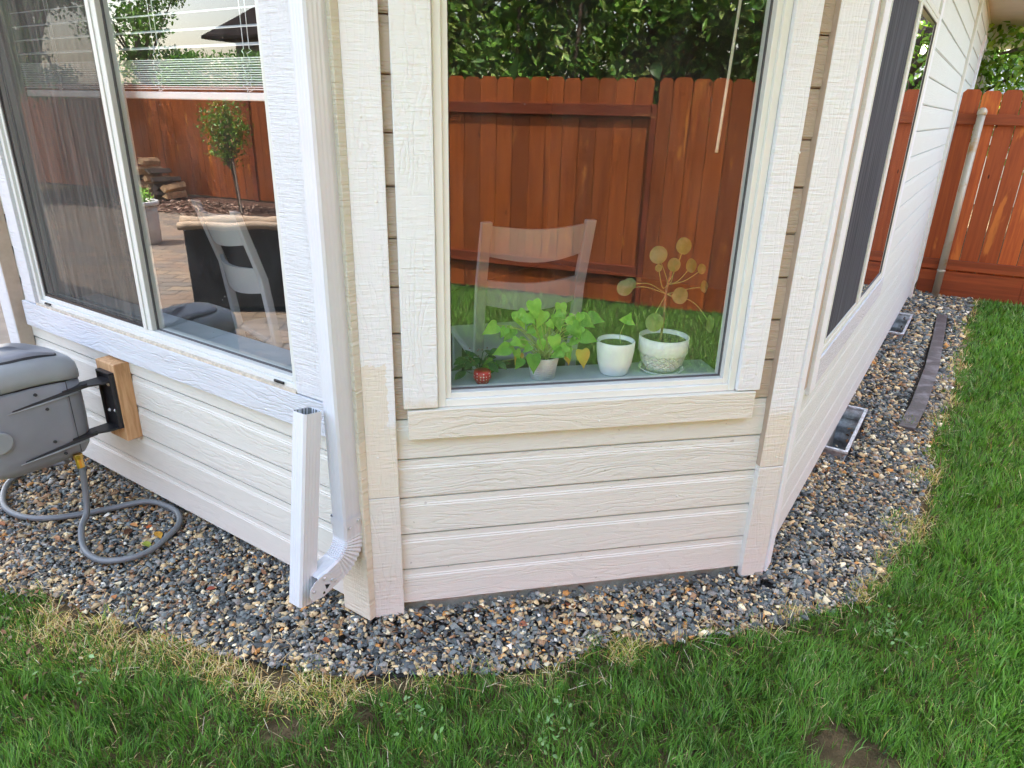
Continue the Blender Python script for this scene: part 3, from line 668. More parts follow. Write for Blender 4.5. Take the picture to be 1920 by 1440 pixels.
for (dx, dz, L_, an, ye) in spec:
    dy = rr.uniform(-.055, .01); a = R_(an)
    tip = Vector((dx, dy, dz + .02))
    stem(p, [(rr.uniform(-.02, .02), rr.uniform(-.02, .02), .06), (dx * .5, dy * .4, .06 + (dz - .03) * .75), tuple(tip)], .0014, m_stem)
    leaf(p, tip, (math.sin(a), -.35, -math.cos(a) * .8), (-.2 * math.sin(a), -1, .5), L_ * 1.0, L_ * .78, m_yel if ye else (m_pothos if rr.random() < .6 else m_pothos2))
# seedling in round white pot
p = plant(.700, .150, 'three leaved seedling in a smooth round white pot between two planted pots')
lathe_pot('pot', [(0, 0), (.040, 0), (.045, .005), (.055, .040), (.060, .080), (.061, .108), (.059, .111), (.055, .108), (.054, .09), (0, .09)], (0, 0, 0), m_potw, p)
lathe_pot('soil', [(0, .099), (.054, .097)], (0, 0, 0), m_pots, p)
stem(p, [(.018, 0, .09), (.012, 0, .13), (.030, 0, .175)], .0012, m_stem)
for a in (-80, 20, 120): leaf(p, (.030, 0, .175), (math.sin(R_(a)), -.4, math.cos(R_(a))), (0, -1, .3), .032, .026, m_pothos, droop=.1)
# round leaved plant in lattice pot with saucer
p = plant(.862, .150, 'tall round leaved plant in a white lattice pot with saucer, rightmost on the sill')
lathe_pot('pot', [(0, .008), (.050, .008), (.066, .03), (.078, .068), (.080, .070), (.080, .118), (.076, .119), (.074, .10), (0, .10)], (0, 0, 0), m_potlat, p)
lathe_pot('saucer', [(0, 0), (.060, 0), (.074, .012), (.075, .014), (.070, .012), (.060, .006)], (0, 0, 0), m_potw, p)
lathe_pot('soil', [(0, .106), (.074, .104)], (0, 0, 0), m_pots, p)
stem(p, [(-.012, 0, .10), (-.008, 0, .18), (-.010, 0, .26), (.0, 0, .33)], .0042, m_bstem, 'trunk')
for (dx, dz, r, via, nx) in [(-.060, .385, .028, (-.02, .34), -.2), (.022, .410, .027, (.01, .37), .1), (-.002, .352, .022, (.0, .33), 0), (.052, .350, .023, (.02, .33), .4), (.085, .340, .017, (.04, .33), .3), (-.165, .290, .025, (-.09, .315), -.5), (-.150, .300, .02, (-.08, .325), -.5),
                           (.028, .255, .027, (.03, .27), 0), (.10, .285, .020, (.06, .305), .6), (-.050, .172, .030, (-.045, .225), -.1), (.135, .165, .030, (.075, .262), .9), (-.055, .345, .012, (-.03, .31), 0)]:
    dy = -.02 - abs(dx) * .15
    stem(p, [(-.008, 0, .255 + (.03 if dz > .3 else 0)), (via[0], dy * .5, via[1] - .03), (dx, dy, dz - .002)], .0012, m_stem)
    disc_leaf(p, (dx, dy, dz), (nx, -1, .35), r, m_pilea)
# dark plant with red pot at left
p = plant(.262, .150, 'dark leafy houseplant in a small red and white patterned pot, leftmost on the sill')
b = NB('red_patterned_pot'); o = b.obj(); x, y, z = b.xyz(o)
v1 = b.n('TexVoronoi'); b.put(v1.inputs['Vector'], o); v1.inputs['Scale'].default_value = 110; v1.inputs['Randomness'].default_value = .0
m_red = b.fin(b.mix(b.mapr(v1.outputs['Distance'], .30, .22), (.50, .02, .03), (.8, .75, .72)), .4)
lathe_pot('pot', [(0, 0), (.018, 0), (.028, .020), (.026, .038), (.022, .042), (0, .04)], (.004, -.03, 0), m_red, p, n=28)
for i in range(26):
    a = rr.uniform(0, 6.28); r = rr.uniform(.01, .06); z = rr.uniform(.02, .085); d = Vector((math.cos(a), math.sin(a) * .5 - .3, rr.uniform(-.5, .6)))
    leaf(p, (r * math.cos(a) * 1.0, r * math.sin(a) * .5, z + .01), d, (0, -.6, 1), rr.uniform(.03, .05), rr.uniform(.018, .028), m_dark, 'long')
    stem(p, [(0, -.01, .03), (r * math.cos(a) * .6, r * math.sin(a) * .3, z), (r * math.cos(a), r * math.sin(a) * .5, z + .01)], .0012, m_dark)
for i in range(12):
    mb = MB(); mb.lathe([(0, -.003), (.003, 0), (0, .003)], 6, (rr.uniform(-.04, .05), rr.uniform(-.03, .0), rr.uniform(.06, .11))); mb.build('bud', plain('dried_bud', (.25, .14, .10), .8) if i == 0 else bpy.data.materials['dried_bud'], p)

# ------------------------------------------------------------------ hose reel, hose
reel = empty('hose_reel', (-1.33, AY - .0, .30), 0, 'grey plastic hose reel box on a black bracket screwed to a raw wood block', 'hose reel')
RM = Matrix.Translation((1.33, -AY, -.30))          # parts are written in world coordinates
m_reel = plain('reel_plastic', lin(132, 136, 142), .38, var=.05, nscale=9, bump=.0003, bscale=400)
m_reel2 = plain('reel_lid_plastic', lin(146, 152, 154), .36, var=.05, nscale=9, bump=.0003, bscale=400)
m_slot = plain('slot_shadow_tone', (.03, .032, .036), .6)  # dark tone stands in for shade inside slots, gaps and screw holes
def sbox(mb, cx, cy, hx, hy, prof, n=4.2, N=56):
    vs = []; fs = []
    for s_, z, ox in prof:
        for k in range(N):
            q = 2 * math.pi * k / N; c_, s2 = math.cos(q), math.sin(q)
            x = math.copysign(abs(c_) ** (2 / n), c_); y = math.copysign(abs(s2) ** (2 / n), s2)
            sx = s_ if hx * (1 - s_) < .12 else s_; sy = 1 - (1 - s_) * hx / hy
            zz = z - .030 * max(0, y) ** 2 * (1 if z > .6 else 0)
            vs.append((cx + ox + x * hx * sx, cy + y * hy * max(sy, .02), zz))
    m = len(prof)
    for i in range(m - 1):
        for k in range(N): a = i * N + k; b2 = i * N + (k + 1) % N; fs.append((a, b2, b2 + N, a + N))
    fs += [tuple(range(N))[::-1], tuple(range((m - 1) * N, m * N))]; mb.add(vs, fs)
FX = -1.33                                           # the reel's face towards the camera
RCX, RCY, RHX, RHY = FX - .155, -.402, .155, .185
mb = MB(); sbox(mb, RCX, RCY, RHX, RHY, [(.50, .282, 0), (.70, .286, 0), (.86, .300, 0), (.95, .328, 0), (.985, .37, 0), (1.0, .45, 0), (1.0, .54, 0), (.985, .598, 0), (.96, .608, 0)])
mb.build('housing', m_reel, reel, smooth=True, M=RM)
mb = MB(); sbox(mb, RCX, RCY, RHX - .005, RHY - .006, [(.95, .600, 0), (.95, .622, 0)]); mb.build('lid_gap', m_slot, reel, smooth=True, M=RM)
mb = MB(); sbox(mb, RCX, RCY, RHX + .003, RHY + .004, [(.95, .614, 0), (1.0, .619, 0), (1.0, .645, 0), (.975, .672, 0), (.90, .692, 0), (.78, .703, 0), (.55, .709, 0), (.2, .712, 0)])
mb.build('lid', m_reel2, reel, smooth=True, M=RM)
mb = MB(); sbox(mb, RCX + .02, RCY + .01, .100, .125, [(.97, .690, 0), (1, .709, 0), (.97, .7175, 0), (.80, .7230, 0), (.3, .725, 0)], n=3.2); mb.build('lid_panel', m_reel, reel, smooth=True, M=RM)
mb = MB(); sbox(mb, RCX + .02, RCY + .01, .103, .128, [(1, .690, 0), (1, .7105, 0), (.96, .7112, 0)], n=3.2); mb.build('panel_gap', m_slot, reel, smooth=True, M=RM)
for z in (.565, .372):
    y0, y1, h0, h1 = -.225, -.475, .008, .0015; z1 = z - .018
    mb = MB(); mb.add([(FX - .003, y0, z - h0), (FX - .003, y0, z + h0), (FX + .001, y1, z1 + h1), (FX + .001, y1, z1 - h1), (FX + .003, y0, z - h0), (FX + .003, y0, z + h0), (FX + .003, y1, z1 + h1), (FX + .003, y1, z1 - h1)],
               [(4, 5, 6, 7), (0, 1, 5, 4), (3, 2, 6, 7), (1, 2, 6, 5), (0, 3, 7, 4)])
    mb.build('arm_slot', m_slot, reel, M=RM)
    mb = MB(); mb.tube([(FX + .001, -.26, z - .015), (FX + .002, -.38, z - .021), (FX + .001, -.49, z - .024)], [.0035, .004, .001], 8)
    mb.build('slot_lip', m_reel2, reel, smooth=True, M=RM)
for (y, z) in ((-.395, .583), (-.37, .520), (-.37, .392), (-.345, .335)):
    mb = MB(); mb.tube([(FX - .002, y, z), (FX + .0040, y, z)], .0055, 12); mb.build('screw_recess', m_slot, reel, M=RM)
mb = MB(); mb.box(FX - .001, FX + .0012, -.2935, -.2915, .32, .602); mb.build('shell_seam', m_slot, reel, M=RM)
mb = MB(); mb.tube([(FX + .0, -.535, .45), (FX + .009, -.535, .45)], .040, 24); mb.build('axle_boss', m_reel2, reel, M=RM, bevel=.006)
m_brk = plain('bracket_powder_coat', (.014, .014, .016), .45, var=.3, nscale=60)
for z in (.565, .375):
    mb = MB(); mb.prism([(-1.375, -.148), (-1.297, -.148), (-1.297, -.19), (FX + .006, -.245), (FX + .004, -.31), (-1.375, -.31)], z - .003, z + .003)
    mb.build('arm', m_brk, reel, M=RM)
mb = MB(); mb.box(-1.385, -1.290, -.150, -.143, .372, .598); mb.box(-1.385, -1.379, -.162, -.150, .372, .598); mb.box(-1.296, -1.290, -.162, -.150, .372, .598); mb.box(-1.385, -1.29, -.162, -.1502, .592, .598)
mb.build('bracket', m_brk, reel, M=RM, bevel=.0015)
for x, z in ((-1.330, .545), (-1.318, .440), (-1.362, .432)):
    mb = MB(); mb.lathe([(0, .006), (.004, .005), (.007, .001), (.0075, 0)], 12); mb.v = [(x + a, -.1502 - c_, z + b_) for a, b_, c_ in mb.v]; mb.build('screw', m_steel, reel, smooth=True, M=RM)
b = NB('raw_fir_block'); o = b.obj(); x, y, z = b.xyz(o)
g = b.noise(b.vec(b.math('MULTIPLY', x, 60.0), b.math('MULTIPLY', y, 60.0), b.math('MULTIPLY', z, 5.0)), 1.0, 4, .6, .8)
m_raw = b.fin(b.ramp(g, [(.3, (.33, .17, .07)), (.5, (.52, .30, .14)), (.7, (.60, .38, .20))]), .7, b.bump(g, .001, 1.0))
mb = MB(); mb.box(-1.412, -1.285, -.1425, -.083, .315, .628); mb.build('mounting_block', m_raw, reel, M=RM, bevel=.003)

hp = [(-1.338, -.305, .292), (-1.330, -.305, .25), (-1.318, -.315, .17), (-1.30, -.335, .09), (-1.262, -.378, .045), (-1.20, -.412, .015), (-1.12, -.428, .011), (-1.04, -.414, .011), (-.979, -.352, .011), (-.965, -.29, .011),
      (-.979, -.235, .011), (-1.018, -.150, .011), (-1.085, -.105, .011), (-1.175, -.100, .011), (-1.274, -.125, .011), (-1.342, -.213, .011), (-1.40, -.298, .011), (-1.477, -.391, .011), (-1.567, -.446, .011), (-1.679, -.462, .011), (-1.786, -.436, .011),
      (-1.90, -.37, .011), (-1.943, -.290, .011), (-1.93, -.22, .012), (-1.85, -.17, .03), (-1.72, -.20, .12), (-1.58, -.30, .24), (-1.50, -.36, .30)]
hose = empty('garden_hose', (-1.262, -.35, 0), 0, 'grey garden hose looping over the gravel under the hose reel', 'hose'); HM = Matrix.Translation((1.262, .35, 0))
m_hose = plain('hose_vinyl', lin(104, 110, 112), .42, var=.06, nscale=14, spec=.5)
hp = [(x, y, z + (.024 * math.exp(-max(0, AY - y) / .16) + .012 if z < .05 else 0)) for x, y, z in hp]
h0 = stem(hose, hp, .0115, m_hose, 'tube'); h0.matrix_local = HM
mb = MB(); mb.tube([(-1.338, -.305, .292), (-1.332, -.305, .258)], .0135, 14); mb.build('coupling', m_brass, hose, M=HM, bevel=.001)
mb = MB(); mb.tube([(-1.339, -.305, .312), (-1.338, -.305, .293)], .0165, 6); mb.build('coupling_nut', m_brass, hose, M=HM, bevel=.001)

# ------------------------------------------------------------------ window wells sunk in the gravel
WELLS = [(2.05, 2.66), (4.42, 5.06)]
def cut_sheet(ob, z):
    bm = bmesh.new(); loops = [[(v.co.x, v.co.y) for v in ob.data.vertices]] + [[(.842, a), (.975, a), (.975, b_), (.842, b_)] for a, b_ in WELLS]
    ed = []
    for lp in loops:
        vs = [bm.verts.new((x, y, z)) for x, y in lp]; ed += [bm.edges.new((vs[i], vs[(i + 1) % len(vs)])) for i in range(len(vs))]
    bmesh.ops.triangle_fill(bm, use_beauty=True, edges=ed, normal=(0, 0, 1))
    for f in bm.faces:
        if f.normal.z < 0: f.normal_flip()
    bm.to_mesh(ob.data); bm.free()
cut_sheet(ground, -.022); cut_sheet(bpy.data.objects['gravel_bed'], -.012)
for i, (ya, yb) in enumerate(WELLS):
    t = empty('window_well', (.91, (ya + yb) / 2, 0), 0, ['near galvanised corrugated window well under the long wall', 'far galvanised window well under the long wall, nearer the red fence'][i], 'window well', 'window wells along the long wall')
    yc = (ya + yb) / 2; hl = (yb - ya) / 2
    mb = MB(); rows = []; z = .055; depth = 0
    outl = [(-.066, -hl), (.055, -hl), (.068, -hl + .013), (.068, hl - .013), (.055, hl), (-.066, hl)]
    N = 26
    for k in range(N):
        zz = .045 - k * .018; off = .006 * math.cos(k * math.pi / 2.2)
        rows.append([(x + (off if x > 0 else 0), y + (off if y > 0 else -off), zz) for x, y in outl])
    vs = [p_ for r in rows for p_ in r]; fs = []
    for k in range(N - 1):
        for j in range(5): a = k * 6 + j; fs.append((a, a + 1, a + 7, a + 6))
    mb.add(vs, fs); wv = mb.build('corrugated_liner', m_galv, t, smooth=True)
    mb = MB(); rl = .012
    mb.box(-.066, .078, -hl - rl, -hl + .002, .040, .056); mb.box(-.066, .078, hl - .002, hl + rl, .040, .056); mb.box(.062, .078, -hl + .002, hl - .002, .040, .056); mb.build('rim', m_galv, t, bevel=.003)
    mb = MB(); mb.box(-.07, .08, -hl - .01, hl + .01, -.46, -.44); mb.build('well_floor', m_bed, t)
    mb = MB(); mb.box(-.072, -.066, -hl, hl, -.44, .03); mb.build('vent_panel', m_conc, t)

# ------------------------------------------------------------------ flat dark plank lying on the gravel
mb = MB(); pts = [(1.148, 5.36), (1.222, 5.37), (1.245, 4.4), (1.283, 3.83), (1.262, 3.3), (1.236, 2.64), (1.160, 2.60), (1.165, 3.01), (1.185, 3.4), (1.205, 3.8), (1.175, 4.4)]
L_ = [(1.148, 5.36), (1.168, 4.6), (1.182, 3.8), (1.170, 3.0), (1.150, 2.62)]; Rr = [(1.222, 5.36), (1.243, 4.6), (1.262, 3.8), (1.250, 3.0), (1.228, 2.62)]
vs = [(x, y, .008) for x, y in L_] + [(x, y, .010) for x, y in Rr] + [(x, y, .024) for x, y in L_] + [(x, y, .026) for x, y in Rr]
fs = []
for i in range(4): fs += [(10 + i, 11 + i, 16 + i, 15 + i), (i, i + 1, 11 + i, 10 + i), (5 + i, 15 + i, 16 + i, 6 + i), (i, 5 + i, 6 + i, i + 1)]
fs += [(0, 10, 15, 5), (4, 9, 19, 14)]
mb.add(vs, fs)
b = NB('plank_weathered'); o = b.obj(); c = b.mix(b.mapr(b.noise(o, 9, 5, .6, .4), .45, .68, 0, .55), (.075, .070, .070), (.26, .25, .27))
pk = mb.build('plank', b.fin(c, .55, b.bump(b.noise(o, 40, 4), .002, 1.0)), bevel=.003); tag(pk, 'long flat dark edging plank lying on the gravel beside the lawn', 'plank')

# ------------------------------------------------------------------ fences
def dogear(mb, x0, x1, z0, z1, y0, y1, c_=.028):
    pl_ = [(x0, z0), (x1, z0), (x1, z1 - c_), (x1 - c_ * .9, z1), (x0 + c_ * .9, z1), (x0, z1 - c_)]; n = 6
    vs = [(x, y0, z) for x, z in pl_] + [(x, y1, z) for x, z in pl_]
    mb.add(vs, [tuple(range(n)), tuple(range(n, 2 * n))[::-1]] + [(i, n + i, n + (i + 1) % n, (i + 1) % n) for i in range(n)])
def fence(name, p0, p1, label, sections, mf, mr, H=1.79, gap=.0045, posts=(), kick=False, group='stained red wooden fences', zb=0.02):
    d = Vector((p1[0] - p0[0], p1[1] - p0[1], 0)); L = d.length
    t = empty(name, (p0[0], p0[1], 0), math.atan2(d.y, d.x), label, 'fence'); r_ = random.Random(len(label))
    for (a, b_, yo, rails) in sections:
        mb = MB(); x = a
        while x < b_ - .03:
            w_ = .1405 + r_.uniform(-.001, .001); dogear(mb, x, min(x + w_, b_), zb + r_.uniform(-.004, .004), H + r_.uniform(-.006, .006), yo + r_.uniform(-.0015, .0015), yo + .016); x += w_ + gap + r_.uniform(-.0008, .0010)
        mb.build('picket_panel', mf, t)
        for (z0, z1) in ((1.512, 1.598), (.252, .340)):
            mb = MB()
            ys = (yo - .040, yo - .0025) if rails == 'front' else (yo + .019, yo + .056)
            mb.box(a, b_, ys[0], ys[1], z0, z1); mb.build('rail', mr, t, bevel=.003)
    for (x, y0, y1, w_, h) in posts:
        mb = MB(); mb.box(x, x + w_, y0, y1, 0, h); mb.build('post', mr, t, bevel=.003)
    if kick:
        mb = MB(); x = 0
        while x < L: mb.box(x + .002, min(x + .82, L), -.022, -.002, .0, .235); x += .82
        mb.build('kick_board', mr, t, bevel=.002)
    return t
f1n = (4.06 + .25 * 7.75, 6.75); f1s = (4.06 - .25 * 7.6, -8.6)
d1 = math.hypot(f1n[0] - 4.06, f1n[1] + 1.0); dl = math.hypot(f1n[0] - f1s[0], f1n[1] - f1s[1])
fence('fence', f1n, f1s, 'long dog eared red fence with a laurel hedge above it, mirrored in the centre window',
      [(0, d1 - .04, -.045, 'back'), (d1 + .01, dl, 0, 'front')], m_fence, m_rail, posts=[(d1 - .036, -.050, .05, .042, 1.60), (d1 + 2.44, .018, .1, .09, 1.7), (d1 + 4.9, .018, .1, .09, 1.7)])
fence('fence', (-19, -6.457 + .216 * 10.38), (2.05, -6.457 - .216 * 10.67), 'plain red board fence behind the small tree, mirrored in the left window',
      [(0, 21.4, 0, 'back')], m_fence, m_rail, posts=[(8.5, -.022, -.003, .09, 1.74), (11.2, -.022, -.003, .09, 1.74)]).rotation_euler.z
f2 = fence('fence', (.905, 6.235), (5.86, 6.235 + .13 * 4.96), 'orange red fence closing the side yard beside the long wall',
      [(0, 5.1, 0, 'front')], m_fence2, m_rail2, gap=.0075, kick=True, zb=.03)
for o_ in list(bpy.data.objects):
    if o_.type == 'EMPTY' and o_.get('category') == 'fence' and 'small tree' in o_['label']:   # faces the patio: turn its front to the house
        L3 = 21.55; a3 = o_.rotation_euler.z; o_.location = (-19 + math.cos(a3) * L3, -6.457 + .216 * 10.38 + math.sin(a3) * L3, 0); o_.rotation_euler.z = a3 + math.pi
b = NB('weathered_pipe'); o = b.obj(); c = b.mix(b.mapr(b.noise(o, 9, 4, .6), .50, .72), (.46, .42, .33), (.42, .25, .10))
m_pipe = b.fin(c, .5, None, .35)
mb = MB(); mb.tube([(1.076, 6.165, -.02), (1.082, 6.165, 1.60)], .031, 20); pp = mb.build('fence_post', m_pipe, None, smooth=True); tag(pp, 'weathered grey metal post with domed cap standing before the side yard fence', 'post')
pp.data.polygons.foreach_set('use_smooth', [len(f.vertices) == 4 for f in pp.data.polygons])
mb = MB(); mb.lathe([(.034, 0), (.037, .004), (.037, .028), (.030, .045), (.016, .056), (0, .058)], 20, (1.082, 6.165, 1.592)); mb.build('cap', m_pipe, pp, smooth=True)
mb = MB(); mb.lathe([(.033, 0), (.035, .003), (.035, .020), (.033, .023)], 20, (1.0782, 6.165, .235)); mb.build('band', m_pipe, pp, smooth=True)

# ------------------------------------------------------------------ leaf clouds, trees, hedges
m_leaf = tintmat('foliage_tint', .42, .45, .30)
m_leafg = tintmat('glossy_foliage_tint', .28, .5, .18)
def leafcloud(name, C_, L_, W_, cols, mat, parent=None, up=.35, out=None):
    n = len(C_); d = rng.normal(size=(n, 3)); d[:, 2] += up
    if out is not None: d += out
    d /= np.linalg.norm(d, axis=1)[:, None]; nn = rng.normal(size=(n, 3)); nn[:, 2] += .8
    s_ = np.cross(d, nn); s_ /= np.linalg.norm(s_, axis=1)[:, None] + 1e-9; m_ = np.cross(s_, d)
    L = (L_ * rng.uniform(.6, 1.2, n))[:, None]; W = (W_ * rng.uniform(.7, 1.15, n))[:, None]
    V = np.stack([C_, C_ + d * L * .35 + s_ * W * .5 + m_ * W * .15, C_ + d * L * .72 + s_ * W * .36 + m_ * W * .1 - m_ * L * .03, C_ + d * L - m_ * L * .08, C_ + d * L * .72 - s_ * W * .36 + m_ * W * .1 - m_ * L * .03, C_ + d * L * .35 - s_ * W * .5 + m_ * W * .15], 1)
    f = np.array([[0, 1, 4, 5], [1, 2, 3, 4]]); f = np.array([[0, 1, 2, 3], [0, 3, 4, 5]])
    Fq = (np.arange(n)[:, None, None] * 6 + f[None]).reshape(-1, 4)
    ci = rng.integers(0, len(cols), n); cc = np.array(cols)[ci] * rng.uniform(.75, 1.25, (n, 1))
    return bigmesh(name, V.reshape(-1, 3), Fq, mat, np.repeat(cc, 6, 0), parent)
def blob(c_, r, n, shell=.55):
    d = rng.normal(size=(n, 3)); d /= np.linalg.norm(d, axis=1)[:, None]; ph_ = rng.uniform(0, 6.28, 3); rad = (shell * .5 + (1.15 - shell * .5) * rng.random(n) ** .8) * (1 + .35 * np.sin(3.1 * d[:, 0] * 2 + ph_[0]) * np.sin(2.7 * d[:, 1] * 2 + ph_[1]) + .2 * np.sin(7 * d[:, 2] + ph_[2]))
    return np.array(c_) + d * np.array(r) * rad[:, None]
m_bark = plain('tree_bark', (.10, .075, .055), .9, var=.4, nscale=14, bump=.02, bscale=20)
def tree(base, h, trunk_pts, r0, blobs, L_, W_, cols, label, group=None, cat='tree', mat=None):
    t = empty('tree', base, 0, label, cat, group)
    mb = MB(); n = len(trunk_pts[0])
    for k, pts in enumerate(trunk_pts): mb.tube(pts, [r0 * (1 if k == 0 else .45) * (1 - .75 * i / (len(pts) - 1)) for i in range(len(pts))], 9)
    mb.build('trunk', m_bark, t, smooth=True)
    C_ = np.concatenate([blob(c_, r, n_) for c_, r, n_ in blobs])
    leafcloud('crown', C_, L_, W_, cols, mat or m_leaf, t); return t
def ctree(base, label, h, rad, nbl, nleaf, L_, cols, seed, zlo=.35, r0=.14, group=None):
    r_ = random.Random(seed); bl_ = []; tr = [[(0, 0, -.05), (r_.uniform(-.2, .2), r_.uniform(-.2, .2), h * .45), (r_.uniform(-.3, .3), r_.uniform(-.3, .3), h * .85)]]
    nbl = int(nbl * 1.8); nleaf = int(nleaf * 1.4)
    for i in range(nbl):
        a = r_.uniform(0, 6.28); rr_ = rad * math.sqrt(r_.random()) * .8; z = h * (zlo + (1 - zlo) * r_.random()); c_ = (rr_ * math.cos(a), rr_ * math.sin(a), z); s_ = rad * r_.uniform(.20, .40)
        bl_.append((c_, (s_, s_, s_ * .7), nleaf // nbl)); tr.append([(0, 0, h * .35 + r_.uniform(-.3, .3)), (c_[0] * .5, c_[1] * .5, (h * .4 + z) / 2 + .1), c_])
    return tree(base, h, tr, r0, bl_, L_, L_ * .55, cols, label, group)
GREEN = [(.07, .18, .025), (.11, .26, .035), (.04, .11, .02), (.17, .34, .05)]
# laurel hedge behind the long fence
hd = empty('laurel_hedge', (4.8, -2.5, 0), 0, 'tall glossy laurel hedge rising above the long red fence', 'hedge')
n = 52000; yy = rng.uniform(-6.0, 2.4, n); zz = rng.uniform(1.3, 3.9, n); dep = np.abs(rng.normal(0, .14, n)) + .28 * vnoise(yy + 30, zz, .38, 3) + .25 * vnoise(yy + 30, zz + 9, .9, 4)
xx = 4.06 + .25 * (yy + 1) + .16 + dep
cols = [(.11, .27, .04), (.055, .145, .025), (.20, .40, .06), (.42, .56, .16), (.13, .28, .055)]
leafcloud('leaves', np.stack([xx - 4.8, yy + 2.5, zz], 1), .105, .040, cols, m_leafg, hd, up=.5, out=np.array([-.6, 0, 0]))
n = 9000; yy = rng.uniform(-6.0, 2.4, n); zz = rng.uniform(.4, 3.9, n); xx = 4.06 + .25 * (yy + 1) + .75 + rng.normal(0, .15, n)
leafcloud('inner_leaves', np.stack([xx - 4.8, yy + 2.5, zz], 1),   .22, .12, [(.05, .12, .03)], m_leafg, hd)  # oversized dark filler leaves, the hedge's inner shade is put into their colour
mb = MB(); r_ = random.Random(3)
for i in range(26):
    y = -5.9 + i * .32; x = 4.06 + .25 * (y + 1) + .55; mb.tube([(x - 4.8, y + 2.5, 0), (x - 4.8 + r_.uniform(-.2, .2), y + 2.5 + r_.uniform(-.2, .2), 1.9), (x - 4.8 + r_.uniform(-.3, .1), y + 2.5 + r_.uniform(-.4, .4), 3.8)], [.03, .02, .006], 6)
mb.build('stem', m_bark, hd)
# small tree by the far fence
tr = [[(0, 0, 0), (-.06, .0, .45), (-.10, .02, .8), (-.2, 0, 1.5)]]
for (dx, dz) in ((-.6, 1.25), (-.45, 1.5), (.15, 1.35), (.3, 1.15), (-.75, 1.05), (-.05, 1.65), (-.5, .85)): tr.append([(-.09, .01, .62), ((dx - .1) * .5, .05, (.62 + dz) / 2 + .05), (dx, .05 * dx, dz)])
bl_ = [((-.22, 0, 1.0), (.26, .2, .22), 420), ((-.35, 0, 1.25), (.24, .2, .22), 330), ((-.1, 0, 1.15), (.26, .2, .24), 420), ((-.05, 0, 1.42), (.20, .2, .2), 200), ((.16, 0, 1.12), (.18, .15, .2), 160), ((-.12, 0, .84), (.2, .15, .15), 260),
       ((-.7, 0, 1.2), (.2, .1, .16), 50), ((-.55, 0, 1.42), (.2, .1, .14), 50), ((-.5, 0, .84), (.28, .1, .06), 40), ((.3, 0, 1.25), (.14, .1, .22), 70)]
tree((-7.96, -5.35, 0), 1.6, tr, .03, bl_, .060, .032, [(.12, .28, .03), (.20, .36, .05), (.07, .18, .02), (.16, .30, .05), (.33, .20, .07)], 'small staked young tree in bark mulch before the plain red fence')
mb = MB(); mb.tube([(-7.88, -5.30, 0), (-7.98, -5.33, .75)], .016, 8); tag(mb.build('tree_stake', plain('stake_wood', (.32, .26, .2), .8)), 'thin grey wooden stake beside the young tree', 'stake')
# hedges and trees beyond the fences
def hedge(base, label, sx, sy, h, n, L_, cols):
    t = empty('hedge', base, 0, label, 'hedge'); d = rng.normal(size=(n, 3)); d /= np.linalg.norm(d, axis=1)[:, None]; d = np.sign(d) * np.abs(d) ** .6
    d *= (.82 + .2 * rng.random(n))[:, None]; C_ = d * np.array([sx, sy, h / 2]) + np.array([0, 0, h / 2]); C_[:, 2] = np.maximum(C_[:, 2], .05)
    leafcloud('leaves', C_, L_, L_ * .5, cols, m_leaf, t); mb = MB(); mb.tube([(0, 0, 0), (0, 0, h * .7)], .08, 8); mb.build('stem', m_bark, t); return t
hedge((-12.8, -8.9, 0), 'rounded clipped green hedge beyond the plain red fence', 2.3, .8, 2.55, 9000, .09, [(.10, .27, .03), (.15, .35, .04), (.06, .17, .02)])
hedge((-8.0, -9.3, 0), 'lower dark hedge beyond the fence, right of the clipped one', 1.8, .8, 2.15, 5000, .09, [(.06, .17, .02), (.09, .22, .03)])
YG = 'trees of the neighbouring gardens'
ctree((-22.5, -9.5, 0), 'tall broad tree left of the neighbour house, beyond the fence', 8.0, 2.6, 16, 9000, .16, GREEN, 1, .2, group=YG)
ctree((-12.7, -3.9, 0), 'leafy yellow green tree at the left end of the bark bed', 5.2, 1.5, 22, 16000, .10, [(.16, .34, .04), (.11, .27, .03), (.25, .42, .06)], 2, .30, .07, group=YG)
ctree((-30, -17, 0), 'distant tree against the sky far behind the neighbour house', 6.5, 2.6, 12, 4000, .2, GREEN, 5, .25, group=YG)
ctree((1.9, 10.5, 0), 'bright green tree overhanging the side yard fence beside the eave', 6.0, 2.1, 18, 15000, .10, [(.16, .33, .03), (.24, .44, .05), (.10, .24, .025), (.32, .50, .09)], 8, .22, .13, group=YG)
ctree((3.9, 8.9, 0), 'darker leafy tree right behind the side yard fence', 5.0, 1.7, 14, 9000, .10, GREEN, 9, .25, .10, group=YG)
ctree((2.6, 15.5, 0), 'large tree furthest behind the side yard', 8.0, 3.4, 18, 12000, .16, GREEN, 10, .15, .2, group=YG)
ctree((6.6, 12.0, 0), 'tree in the corner beyond both red fences', 7.0, 2.6, 14, 8000, .13, GREEN, 12, .2, .16, group=YG)

